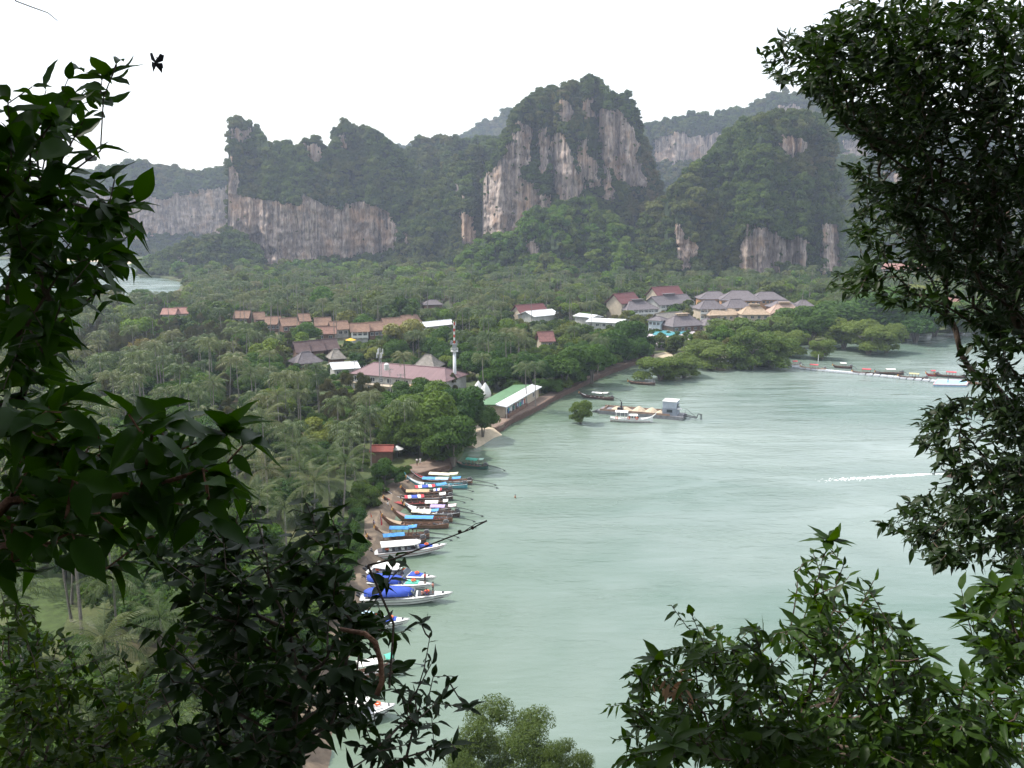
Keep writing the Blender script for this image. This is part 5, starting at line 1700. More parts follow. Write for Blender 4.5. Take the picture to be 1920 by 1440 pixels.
longtail((752, 934), (846, 955), "white bowed longtail boat with a short white roof", wood_d, w_paint, w_paint, [c_white] * 3, [c_white], (.26, .52), (.06, .16), tail=4.2, group=gl, stripe=w_paint)
longtail((757, 940), (862, 964), "longtail boat with a lilac roof and pale pink stern awning", wood_d, w_paint, w_paint, [c_lilac] * 3, [pm("pale_pink_awning", (0.74, 0.6, 0.62), .7, .1, 1)], (.26, .52), (.06, .2), tail=4.4, group=gl, stripe=w_paint)
longtail((734, 949), (848, 974), "red brown longtail boat with a cream roof and small blue stern awning", wood_b, r_paint, pm("rosy_deck", (0.38, 0.24, 0.22), .7, .2, 1), [c_cream] * 4, [c_blue], (.34, .66), (.22, .34), tail=4.2, group=gl)
longtail((714, 961), (841, 985), "longtail boat with one long bright blue roof and cream foredeck", wood_b, wood_b, wood_t, [c_blue] * 5, None, (.22, .64), tail=5.0, group=gl)
longtail((701, 982), (805, 1004), "open longtail boat with loose blue tarps and pale foredeck", wood_b, wood_b, wood_t, [c_blue] * 4, [c_blue], (.36, .72), (.22, .38), tail=5.2, group=gl)
longtail((686, 999), (798, 1013), "longtail boat with a plain blue roof beside the white speedboat, nearest of the moored row", wood_d, wood_b, None, [c_blue] * 4, None, (.36, .72), tail=4.6, group=gl)
longtail((852, 860), (914, 876), "dark longtail boat with a green roof under the overhanging tree", g_paint, wood_b, None, [c_green] * 3, [c_pgreen], (.28, .62), (.1, .24), tail=4.2, tip=1.6)
longtail((1177, 712), (1228, 720), "open longtail boat without a roof, farthest of three anchored near the shore trees", wood_d, wood_b, None, None, None, tail=3.0, tip=1.3)
longtail((1085, 733), (1150, 748), "dark longtail boat with a flat white roof, anchored off the shore trees", wood_d, w_paint, None, [c_white] * 3, [c_white], (.30, .60), (.14, .28), tail=2.6, tip=1.9)
longtail((640, 1240), (742, 1252), "longtail boat with a teal stern awning seen through the bottom left leaves", wood_b, w_paint, None, [c_white] * 4, [c_green], (.28, .72), (.06, .2), tail=3.6)
# boats along the floating walkway
gp = "boats tied to the floating walkway"
for a, s_, lb, rf, hm_ in [((1474, 680), (1502, 684), "boat with a red cabin roof, first on the floating walkway", [c_red] * 3, w_paint), ((1500, 684), (1549, 693), "slim boat with low red seats tied across the walkway gap", [c_red] * 2, wood_t), ((1561, 682), (1598, 689), "dark boat with a white roof floating behind the walkway", [c_white] * 3, wood_d),
                      ((1597, 693), (1648, 701), "boat with a small red awning in the middle of the walkway", [c_red] * 2, wood_d), ((1640, 694), (1694, 700), "dark longtail boat with a white roof behind the walkway", [c_white] * 3, wood_d), ((1683, 701), (1740, 710), "boat with a yellowish roof in front of the walkway", [c_yel] * 3, wood_d),
                      ((1736, 697), (1760, 703), "short boat with red seats behind the pale blue platform", [c_red] * 2, r_paint), ((1752, 698), (1810, 707), "dark boat with a red awning behind the pale blue platform", [c_red] * 3, wood_d), ((1812, 711), (1852, 721), "boat at the right tip of the pale blue platform behind the leaves", None, wood_b)]:
    longtail(a, s_, lb, hm_, wood_b, None, rf, None, (.3, .62), tail=1.6, tip=1.5, group=gp, name="boat", W=.9)
# low tide walkway pontoon: one float after another
root = empty("floating_walkway", G(1560, 695, 0)); tag(root, "white floating walkway of pontoon blocks curving out from the mangroves", "pontoon")
wp = [G(*p) for p in ((1362, 677), (1400, 679), (1466, 687), (1500, 691), (1545, 696), (1610, 702), (1650, 706), (1700, 711), (1758, 717))]
blk = pm("pontoon_block", (0.62, 0.63, 0.66), .6, .15, 1)
q = MB(); q.box((0, 0, 0), (1.9, 2.1, .45)); q.box((0, -1.0, .3), (1.9, .12, .15)); q.box((0, 1.0, .3), (1.9, .12, .15))
f0 = None
for i in range(len(wp) - 1):
    d = wp[i + 1] - wp[i]; n = max(1, int(d.length / 2.0))
    for k in range(n):
        if f0 is None: f0 = q.build("float", blk, root); o = f0
        else: o = f0.copy(); COL.objects.link(o); o.parent = root
        p = wp[i].lerp(wp[i + 1], (k + .5) / n); o.location = p - root.location + Vector((0, 0, .3)); o.rotation_euler = (0, 0, math.atan2(d.y, d.x))
pr = empty("floating_platform", G(1785, 715, 0)); tag(pr, "pale blue decked floating platform at the end of the walkway", "pontoon")
q = MB(); pp = [G(x, y, .55) - pr.location for x, y in ((1750, 721), (1812, 722), (1817, 713), (1758, 711))]
q.add(pp + [p - Vector((0, 0, .7)) for p in pp], [(0, 1, 2, 3), (0, 4, 5, 1), (1, 5, 6, 2), (2, 6, 7, 3), (3, 7, 4, 0)]); q.build("deck", pm("pale_blue_deck", (0.30, 0.52, 0.72), .6, .1, 1), pr)
q = MB()
for i in range(4): q.tube([pp[i], pp[(i + 1) % 4]], .22, 6)
q.build("fender", pm("pink_fender", (0.6, 0.42, 0.42), .6, .2, 1), pr)
for px, lb in ((1534, "thin white marker pole standing in the water by the walkway"), (1777, "dark mooring pole at the pale blue platform")):
    c = G(px, 679 if px < 1600 else 720, 0); o = MB(); o.tube([(0, 0, -.5), (0, 0, 3.0)], .13, 6); e = empty("mooring_pole", c); tag(e, lb, "pole"); o.build("pole", framem if px < 1600 else metal_d, e)

# classic white excursion boat
def white_boat():
    S, B = G(1144, 789, 0), G(1224, 792, 0); d = B - S; L = d.length
    root = empty("excursion_boat", S, math.atan2(d.y, d.x)); tag(root, "white wooden excursion boat with two white roofs in front of the sand barge", "boat")
    rows = []
    for i in range(19):
        t = i / 18; w_ = 1.5 * (math.sin(math.pi * min(1, .16 + t * .84)) ** .6 if t < .98 else .1); s_ = .9 + .9 * max(0, (t - .65) / .35) ** 2 + .25 * max(0, (.15 - t) / .15)
        k_ = -.4 + .9 * max(0, (t - .8) / .2) ** 2; x = t * L
        rows.append([Vector((x, -w_, s_)), Vector((x, -w_ * .8, .1)), Vector((x, 0, k_)), Vector((x, w_ * .8, .1)), Vector((x, w_, s_)), Vector((x, w_ * .9, s_)), Vector((x, w_ * .7, s_ - .35)), Vector((x, -w_ * .7, s_ - .35)), Vector((x, -w_ * .9, s_))])
    q = MB(); q.loft(rows); q.build("hull", w_paint, root)
    q = MB(); q.tube([(0.1, -1.2, .25)] + [Vector((r[1].x, r[1].y * 1.04, .28)) for r in rows[1:-1]], .07, 5); q.build("stripe", wood_b, root)
    q = MB(); q.tube([(L * .98, 0, 1.6), (L + .7, 0, 2.4), (L + .9, 0, 3.0)], [.2, .12, .06], 6); q.build("bowsprit", w_paint, root)
    awning(L * .12, L * .42, 1.35, 3.0, [c_white] * 3, parent=root)
    awning(L * .43, L * .64, 1.25, 2.1, [c_white] * 2, name="cabin_roof", parent=root)
    q = MB(); q.box((L * .535, 0, 1.45), (L * .19, 2.1, .9)); q.build("cabin", w_paint, root)
    for k in range(4):
        q = MB(); q.box((L * .46 + k * .75, 0, 1.5), (.5, 2.2, .5)); q.build("window", pane, root)
    for x in (.14, .24, .34, .41):
        for s_ in (-1, 1):
            q = MB(); q.tube([(L * x, s_ * 1.2, .8), (L * x, s_ * 1.2, 2.85)], .045, 4); q.build("post", framem, root)
    for x, z in ((.16, 1.2), (.44, 1.3), (.63, 1.3)):
        q = MB(); ring = [Vector((L * x + .32 * math.cos(a * .7), -1.45, z + .32 * math.sin(a * .7))) for a in range(10)]; q.tube(ring, .09, 5); q.build("lifebuoy", orange, root)
white_boat()

# sand barge
def barge():
    A, Bp = G(1125, 772, 0), G(1284, 785, 0); d = Bp - A; L = d.length
    root = empty("sand_barge", A, math.atan2(d.y, d.x)); tag(root, "grey barge loaded with sand heaps, with a square cabin at its right end", "barge")
    grey = pm("barge_steel", (0.20, 0.20, 0.21), .7, .35, 1.2); rusty = pm("rusty_steel", (0.30, 0.20, 0.15), .8, .3, 1.2)
    q = MB(); W2 = 2.9
    q.loft([[Vector((x, -W2, z1)), Vector((x, W2, z1)), Vector((x, W2, z0)), Vector((x, -W2, z0))] for x, z0, z1 in ((0, .35, 1.0), (1.6, -.4, 1.05), (L - 1, -.4, 1.0), (L, .2, .95))])
    q.build("hull", grey, root)
    q = MB()
    for s_ in (-1, 1): q.box((L * .44, s_ * (W2 - .15), 1.3), (L * .82, .16, .55))
    q.box((1.6, 0, 1.3), (.16, W2 * 2 - .5, .55)); q.build("bulwark", rusty, root)
    q = MB()
    for (x, y_, r, h) in ((L * .30, .6, 2.0, .9), (L * .47, 0, 2.3, 1.5), (L * .62, .1, 2.2, 1.4), (L * .20, 1.0, 1.7, .8), (L * .72, -.4, 1.6, .9)):
        for i in range(1):
            R_ = []
            for rr, zz in ((1, 0), (.8, .25), (.5, .62), (.22, .9), (.04, 1.0)):
                R_.append([Vector((x + rr * r * (1 + .1 * math.sin(3 * k + x)) * math.cos(k * .524), y_ + rr * r * .95 * math.sin(k * .524), 1.04 + h * zz)) for k in range(12)])
            q.loft(R_)
    q.build("sand_heap", pm("heaped_sand", (0.50, 0.41, 0.30), .95, .2, 2), root)
    xc = L * .84
    q = MB(); q.box((xc, 0, 2.0), (L * .165, 4.4, 2.1)); q.build("cabin", pm("grey_blue_cabin", (0.25, 0.28, 0.33), .6, .2, 1), root)
    q = MB(); q.box((xc - .1, 0, 3.95), (L * .155, 4.2, 1.75)); q.build("upper_cabin", pm("light_blue_grey_cabin", (0.38, 0.42, 0.48), .6, .15, 1), root)
    q = MB(); q.box((xc - .1, 0, 4.95), (L * .165, 4.6, .16)); q.box((xc + L * .1, -1.2, 2.9), (1.4, 1.4, .2)); q.build("roof", framem, root)
    q = MB(); q.box((xc + L * .083, 0, 3.7), (.06, 2.0, 1.0)); q.box((xc, -2.22, 2.3), (1.6, .06, .8)); q.build("window", pane, root)
    q = MB()
    for s_ in (-1, 1):
        q.tube([(L - .3, s_ * .8, 1.1), (L + 3.4, s_ * .6, .5)], .12, 5)
    for k in range(7): q.tube([(L + .1 + k * .5, -.75, 1.02 - k * .08), (L + .1 + k * .5, .75, 1.02 - k * .08)], .07, 4)
    q.tube([(L - .1, 0, 1), (L + .2, 0, 2.9), (L + 3.0, 0, .8)], .06, 4); q.tube([(L + 3.3, 0, .6), (L + 3.7, 0, 1.7), (L + 4.6, 0, 1.6), (L + 4.7, 0, .1)], .13, 5); q.tube([(L + 4.2, .5, 1.6), (L + 4.2, .5, .0)], .1, 5)
    q.build("ladder_boom", metal_d, root)
    q = MB(); q.box((L * .26, -1.3, 1.6), (1.6, 1.2, .8)); q.tube([(L * .27, -1.3, 1.8), (L * .27, -1.3, 3.7)], [.28, .2], 8); q.build("winch", metal_d, root)
    q = MB(); q.tube([(-.1, -1.2, .6), (-1.9, -1.6, .2)], [.5, .15], 6); q.build("anchor_fender", metal_d, root)
barge()

# ---- speedboats: bow out to sea, stern to the beach
def speedboat(stern, bow, label, canopy=None, cz=1.9, cx=(.05, .6), deck=w_paint, seatm=c_navy, dome=False, well=pm("dark_well", (0.10, 0.09, 0.10), .7, .3, 2), stripe=metal_d, group="white speedboats moored stern to the beach", open_bow=True, W=1.35):
    S, B = G(*stern, 0.5), G(*bow, 1.2); S.z = B.z = 0; d = B - S; L = d.length
    root = empty("speedboat", S, math.atan2(d.y, d.x)); tag(root, label, "boat", group)
    def hw(t): return W * (1 - max(0, (t - .45) / .55) ** 2.1) if t > .45 else W * (.94 + .06 * t / .45)
    def sh(t): return .95 + .35 * t ** 1.5
    rows = []; lo = []; N = 20
    for i in range(N + 1):
        t = i / N; x = t * L; w_ = max(.02, hw(t)); s_ = sh(t); k_ = -.4 + 1.2 * max(0, (t - .55) / .45) ** 2; ch = .12 + .55 * max(0, (t - .4) / .6) ** 1.4
        xs = x - .10 * L * max(0, (t - .6) / .4)
        rows.append([Vector((x, -w_, s_)), Vector((x - (x - xs) * .5, -w_ * .86, ch)), Vector((xs, 0, k_)), Vector((x - (x - xs) * .5, w_ * .86, ch)), Vector((x, w_, s_)), Vector((x, w_ * .3, s_ + .10 + .05 * t)), Vector((x, -w_ * .3, s_ + .10 + .05 * t))])
    q = MB(); q.loft(rows); q.build("hull", deck, root, smooth=False)
    for s_ in (-1, 1):
        q = MB(); q.tube([Vector((r[0].x, r[0].y * 1.015 * s_ * -1, r[0].z - .03)) for r in rows[:-1]] , .05, 5); q.tube([Vector((r[0].x, -s_ * (r[0].y * .4 + r[1].y * .6) * 1.01, (r[0].z * .4 + r[1].z * .6))) for r in rows[:-2]], .045, 5); q.build("rub_rail", stripe, root)
    def inset(t0, t1, wf, m_, nm):
        q = MB(); rr = []
        for i in range(8):
            t = t0 + (t1 - t0) * i / 7; ww = max(.1, hw(t) * wf); zt = sh(t) + .19; rr.append([Vector((t * L, -ww, zt)), Vector((t * L, ww, zt)), Vector((t * L, ww, zt - .1)), Vector((t * L, -ww, zt - .1))])
        q.loft(rr); return q.build(nm, m_, root)
    inset(.06, .56, .74, well, "cockpit")
    if open_bow: inset(.62, .80, .66, seatm, "bow_cushion")
    inset(.88, .905, .5, metal_d, "deck_hatch")
    for k in range(5):
        q = MB(); q.box((L * (.14 + .085 * k), 0, 1.32), (.5, W * 1.3, .3)); q.box((L * (.14 + .085 * k) - .25, 0, 1.52), (.12, W * 1.3, .4)); q.build("seat", w_paint if k % 2 else pm("grey_seat", (.22, .24, .28), .6), root)
    q = MB(); q.loft([[Vector((L * .60, yy * W * .8, 1.25)) for yy in (-1, -.5, .5, 1)] + [Vector((L * .585, yy * W * .8, 1.25)) for yy in (1, .5, -.5, -1)], [Vector((L * .565, yy * W * .7, 1.95)) for yy in (-1, -.5, .5, 1)] + [Vector((L * .55, yy * W * .7, 1.95)) for yy in (1, .5, -.5, -1)]]); q.build("windshield", pm("tinted_screen", (0.05, 0.07, 0.09), .1, .2, 1, spec=.7), root)
    if canopy:
        q = MB(); x0, x1 = cx[0] * L, cx[1] * L; rr = []
        for i in range(12):
            t = i / 11; x = x0 + (x1 - x0) * t; e = math.sin(math.pi * min(1, max(0, t))) ** .35 if dome else (1 if t < .7 else math.sqrt(max(0.05, 1 - ((t - .7) / .32) ** 2)))
            ww = W * (.96 if not dome else 1.02) * max(.25, e); zz = cz + (.32 * e if dome else .12)
            ring = [Vector((x, ww * math.cos(a * math.pi / 6), (zz - (.75 if dome else .22)) + (.75 if dome else .22) * math.sin(a * math.pi / 6) ** .6)) for a in range(7)]
            rr.append(ring + [p - Vector((0, 0, .06)) for p in ring[::-1]])
        q.loft(rr); q.build("canopy", canopy, root, smooth=dome)
        for t in (.08, .36, .64, .9):
            for s_ in (-1, 1):
                x = x0 + (x1 - x0) * t; q = MB(); q.tube([(x, s_ * W * .84, 1.05), (x, s_ * W * .8, cz - .1)], .035, 4); q.build("canopy_post", steel, root)
    for k in (-1, 1):
        q = MB(); q.box((-.35, k * .42, 1.05), (.6, .4, .55)); q.box((-.4, k * .42, .4), (.28, .2, 1.0)); q.box((-.4, k * .42, 1.4), (.42, .34, .2)); q.build("outboard_engine", metal_d, root)
    for (x, y_) in ((.72, .1), (.18, -.7), (.52, .6)):
        q = MB(); ring = [Vector((L * x + .3 * math.cos(a * .698), y_ + .3 * math.sin(a * .698), 1.58)) for a in range(10)]; q.tube(ring, .11, 5); q.build("lifebuoy", orange, root)
    return root
speedboat((700, 1040), (838, 1021), "farthest white speedboat with rounded white hard top and red hull line", c_white, 2.2, (.10, .64), stripe=pm("dark_red_stripe", (.2, .03, .03), .5))
speedboat((690, 1074), (818, 1083), "white speedboat with white canopy and an open blue cushioned bow", c_white, 2.2, (.12, .52))
speedboat((684, 1092), (811, 1096), "white speedboat squeezed in the middle, royal blue cover and green bow mat", c_navy, 1.7, (.04, .60), seatm=c_green, dome=True)
speedboat((676, 1124), (849, 1112), "large white speedboat with domed royal blue cover and passengers in the bow", c_navy, 1.9, (.04, .58), seatm=metal_d, dome=True, W=1.5)
speedboat((640, 1170), (769, 1162), "white speedboat with blue fittings half hidden by the leaves of the near bush", c_lblue, 1.9, (.10, .48))
speedboat((620, 1345), (742, 1322), "white speedboat at the bottom of the beach behind dark branches", c_white, 2.2, (.08, .6), seatm=w_paint)

# pennants on the beach
for (px, py, lb) in ((714, 988, "tall red pennant on a pole between two longtail prows"), (695, 976, "short orange ribbon post on the sand")):
    c = G(px, py, 0.9); root = empty("pennant", c); tag(root, lb, "flag")
    hh = 2.6 if px == 714 else 1.6
    q = MB(); q.tube([(0, 0, -.6), (0, 0, hh)], .04, 5); q.build("pole", steel, root)
    q = MB(); q.loft([[Vector((0, 0, hh)), Vector((.02, .02, hh)), Vector((.02, .02, hh - .1)), Vector((0, 0, hh - .1))], [Vector((.28, .1, .4)), Vector((.30, .12, .4)), Vector((.02, .02, .2)), Vector((0, 0, .2))]]); q.build("cloth", c_red if px == 714 else orange, root)

# moving boat and its wake
mb_ = longtail((1822, 888), (1772, 889), "brown boat speeding to the right with a standing steersman, behind the right leaves", wood_b, wood_b, None, None, None, tail=2.5, tip=1.4, name="boat")
def wake():
    c0, c1 = G(1738, 889, 0), G(1530, 902, 0)
    V, Fc = [], []
    g = random.Random(5); q = MB()
    d = (c1 - c0); L = d.length; u = d.normalized(); nrm_ = Vector((-u.y, u.x, 0))
    for k in range(1900):
        t = g.random(); half = .30 + 1.25 * t; y_ = g.gauss(0, .5) * half
        if g.random() < .15 + .8 * t: continue
        p = c0 + u * (t * L) + nrm_ * y_ + Vector((0, 0, .02))
        s = g.uniform(.08, .26) * (1 - .5 * t); h = s * .35
        ang = g.uniform(0, 3.1); e1 = Vector((math.cos(ang), math.sin(ang), 0)) * s * 1.6 * .8 + u * s * .6; e2 = Vector((-math.sin(ang), math.cos(ang), 0)) * s
        q.add([p - e1, p - e2, p + e1, p + e2, p + Vector((0, 0, h))], [(0, 1, 4), (1, 2, 4), (2, 3, 4), (3, 0, 4)])
    o = q.build("wake_foam", pm("foam", (0.85, 0.87, 0.87), .8, .05, 2)); tag(o, kind='stuff')
    s_, b_ = G(1772, 889, 0), c0
    q = MB()
    for k in range(120):
        t = g.random(); p = s_.lerp(b_, t) + Vector((g.gauss(0, .12), g.gauss(0, .12), .02)); s = g.uniform(.06, .2)
        q.add([p + Vector((-s, 0, 0)), p + Vector((0, -s * .6, 0)), p + Vector((s, 0, 0)), p + Vector((0, s * .6, 0)), p + Vector((0, 0, s * .4))], [(0, 1, 4), (1, 2, 4), (2, 3, 4), (3, 0, 4)])
    tag(q.build("wake_foam", MAT["foam"]), kind='stuff')
wake()

# ------------------------------------------------------------------ people
def person(loc, label, shirt, pants, pose='stand', rz=0.0, skin=skin_m):
    """one skinned figure with clothing meshes that follow it"""
    root = empty("person", loc, rz); tag(root, label, "person")
    sw = .10
    if pose == 'stand':
        J = dict(pel=(0, 0, .95), chest=(0, 0, 1.32), neck=(0, 0, 1.50), head=(0, .02, 1.64), lk=(-.11, .04, .5), lf=(-.12, 0, .05), lt=(-.12, .16, .03), rk=(.11, -.03, .5), rf=(.12, -.1, .05), rt=(.12, .06, .03), ls=(-.19, 0, 1.42), le=(-.26, -.02, 1.14), lh=(-.27, .10, .90), rs=(.19, 0, 1.42), re=(.26, .02, 1.14), rh=(.28, .14, .92))
    else:  # sitting
        J = dict(pel=(0, 0, .12), chest=(0, .02, .50), neck=(0, .04, .68), head=(0, .07, .82), lk=(-.14, .42, .30), lf=(-.14, .50, -.05), lt=(-.14, .66, -.07), rk=(.14, .42, .30), rf=(.14, .50, -.05), rt=(.14, .66, -.07), ls=(-.19, .02, .60), le=(-.25, .1, .36), lh=(-.18, .32, .30), rs=(.19, .02, .60), re=(.25, .1, .36), rh=(.18, .32, .30))
    names = list(J); E = [('pel', 'chest'), ('chest', 'neck'), ('neck', 'head'), ('pel', 'lk'), ('lk', 'lf'), ('lf', 'lt'), ('pel', 'rk'), ('rk', 'rf'), ('rf', 'rt'), ('chest', 'ls'), ('ls', 'le'), ('le', 'lh'), ('chest', 'rs'), ('rs', 're'), ('re', 'rh')]
    rad = dict(pel=.13, chest=.15, neck=.055, head=.10, lk=.06, lf=.045, lt=.04, rk=.06, rf=.045, rt=.04, ls=.06, le=.043, lh=.035, rs=.06, re=.043, rh=.035)
    me = bpy.data.meshes.new("body"); me.from_pydata([J[n] for n in names], [(names.index(a), names.index(b_)) for a, b_ in E], []); me.materials.append(skin); me.update()
    o = link("body", me, root)
    md = o.modifiers.new("skin", 'SKIN'); md.use_smooth_shade = True
    for i, n in enumerate(names):
        v = me.skin_vertices[0].data[i]; v.radius = (rad[n], rad[n] * (.8 if n in ('chest', 'pel') else 1)); v.use_root = (n == 'pel')
    o.modifiers.new("sub", 'SUBSURF').levels = 1; o.modifiers[-1].render_levels = 1
    q = MB(); q.tube([Vector(J['pel']) + Vector((0, 0, .02)), (Vector(J['pel']) + Vector(J['chest'])) / 2, Vector(J['chest']) + Vector((0, 0, .08)), Vector(J['neck']) - Vector((0, 0, .02))], [.165, .16, .19, .08], 10)
    for s_ in ('l', 'r'): q.tube([J[s_ + 's'], (Vector(J[s_ + 's']) + Vector(J[s_ + 'e'])) / 2], [.085, .07], 7)
    q.build("shirt", shirt, root, smooth=True)
    q = MB(); q.tube([Vector(J['pel']) + Vector((0, 0, .10)), Vector(J['pel']) - Vector((0, 0, .06))], [.165, .17], 10)
    for s_ in ('l', 'r'): q.tube([Vector(J['pel']) + Vector((-.08 if s_ == 'l' else .08, 0, -.02)), Vector(J[s_ + 'k'])], [.105, .085], 8)
    q.build("shorts", pants, root, smooth=True)
    h = Vector(J['head']); q = MB(); q.ball(h + Vector((0, -.015, .045)), (.112, .118, .10), seg=10, rings=6); q.build("hair", pm("black_hair", (0.015, 0.012, 0.01), .6, .2, 5), root, smooth=True)
    q = MB(); q.ball(h + Vector((0, .105, -.01)), (.016, .022, .028), seg=6, rings=4); q.build("nose", skin, root, smooth=True)
    return root
sh_w = pm("white_shirt", (.7, .7, .68), .8); sh_r = pm("red_shirt", (.5, .04, .05), .8); sh_b = pm("blue_shirt", (.06, .1, .3), .8); sh_k = pm("dark_shirt", (.04, .04, .05), .8); sh_y = pm("lime_shirt", (.45, .62, .04), .8); sh_c = pm("coral_shirt", (.5, .22, .18), .8)
person(G(782, 873, 1.98), "person in a white shirt on the curved wall, left of two", sh_w, sh_k, rz=2.6)
person(G(788, 872, 1.98), "person in a white shirt on the curved wall, right of two", sh_w, sh_w, rz=-2.4)
person(G(727, 956, .35), "person in a white shirt at the water's edge between the prows", sh_w, sh_k, rz=1.0)
person(G(676, 978, 1.4), "person in grey clothes walking on the beach path", pm("grey_shirt", (.3, .29, .28), .8), sh_k, rz=.4)
person(G(701, 992, .5), "person in dark blue standing at the prow of the blue tarped boat", sh_b, sh_k, rz=-1.2)
person(G(774, 998, .75), "person in a lime green shirt in the stern of the open longtail boat", sh_y, sh_k, rz=1.4)
person(G(797, 1094, 1.4), "person in red standing on the bow of the middle speedboat", sh_r, sh_k, rz=-1.5)
person(G(792, 1117, 1.45), "person in coral sitting in the bow well of the large blue covered speedboat", sh_c, sh_k, 'sit', rz=-.6)
person(G(800, 1115, 1.45), "bare armed person in red seated beside the one in coral on the large speedboat", sh_r, sh_b, 'sit', rz=.4)
person(G(812, 1112, 1.45), "person standing nearest the bow point of the large blue covered speedboat", sh_c, sh_k, rz=-1.4)
person(G(1787, 889, .6), "steersman in dark clothes standing in the speeding brown boat", sh_k, sh_k, rz=-1.5)
person(G(1812, 888, .7), "passenger sitting in the front of the speeding brown boat", sh_k, sh_b, 'sit', rz=-1.5)
person(G(966, 943, -1.05), "swimmer alone in the middle of the bay, head and shoulders out", skin_m, sh_r, rz=2.0)
# ------------------------------------------------------------------ the near trees and shrubs framing the view
near_big = leafmat("large_glossy_leaves", (0.006, 0.028, 0.003), (0.044, 0.115, 0.010), None, rough=0.45, trans=0.42, spec=0.2)
near_small = leafmat("small_dark_leaves", (0.005, 0.016, 0.004), (0.020, 0.042, 0.008), None, rough=0.48, trans=0.28, spec=0.2)
near_mix = leafmat("shrub_leaves", (0.009, 0.032, 0.005), (0.056, 0.110, 0.014), None, rough=0.42, trans=0.4, spec=0.22)
near_yel = leafmat("light_shrub_leaves", (0.012, 0.038, 0.005), (0.070, 0.110, 0.014), None, rough=0.5, trans=0.45, spec=0.15)
dead = leafmat("dry_leaves", (0.20, 0.11, 0.06), (0.34, 0.22, 0.12), None, rough=0.6, trans=0.2)
twigm = mat("twig_bark", (0.085, 0.060, 0.045), 0.8, 0.4, 30, 0.3, 90)
ruddy = mat("reddish_bark", (0.20, 0.105, 0.065), 0.8, 0.35, 20, 0.4, 60)

def leaf_shape(wd, curl, tipx=1.0, droop=.25):
    """unit leaf along +X, normal +Z: folded on the midrib, curved to the tip"""
    ts = [0, .06, .16, .30, .46, .62, .76, .88, 1.0]
    V = []; F_ = []
    for t in ts:
        w_ = math.sin(math.pi * min(1, t) ** .82) ** .85 if 0 < t < 1 else 0
        if t > .7: w_ *= 1 - .35 * (t - .7) / .3
        z = -droop * t * t + .02 * math.sin(t * 9)
        if w_ == 0: V.append((t * tipx, 0, z))
        else:
            ww = wd * w_ / 2; V += [(t - .02, -ww, z + curl * ww + .012 * math.sin(t * 23)), (t, 0, z), (t - .02, ww, z + curl * ww - .012 * math.sin(t * 19))]
    n = len(ts) - 2
    F_ = [(0, 1, 2), (0, 2, 3)]
    for i in range(n - 1):
        o = 1 + 3 * i
        F_ += [(o, o + 3, o + 4), (o, o + 4, o + 1), (o + 1, o + 4, o + 5), (o + 1, o + 5, o + 2)]
    e = 1 + 3 * (n - 1); l = 1 + 3 * n
    F_ += [(e, l, e + 1), (e + 1, l, e + 2)]
    return np.array(V, float), np.array(F_)

def poly_area(p):
    return abs(sum(p[i][0] * p[(i + 1) % len(p)][1] - p[(i + 1) % len(p)][0] * p[i][1] for i in range(len(p)))) / 2

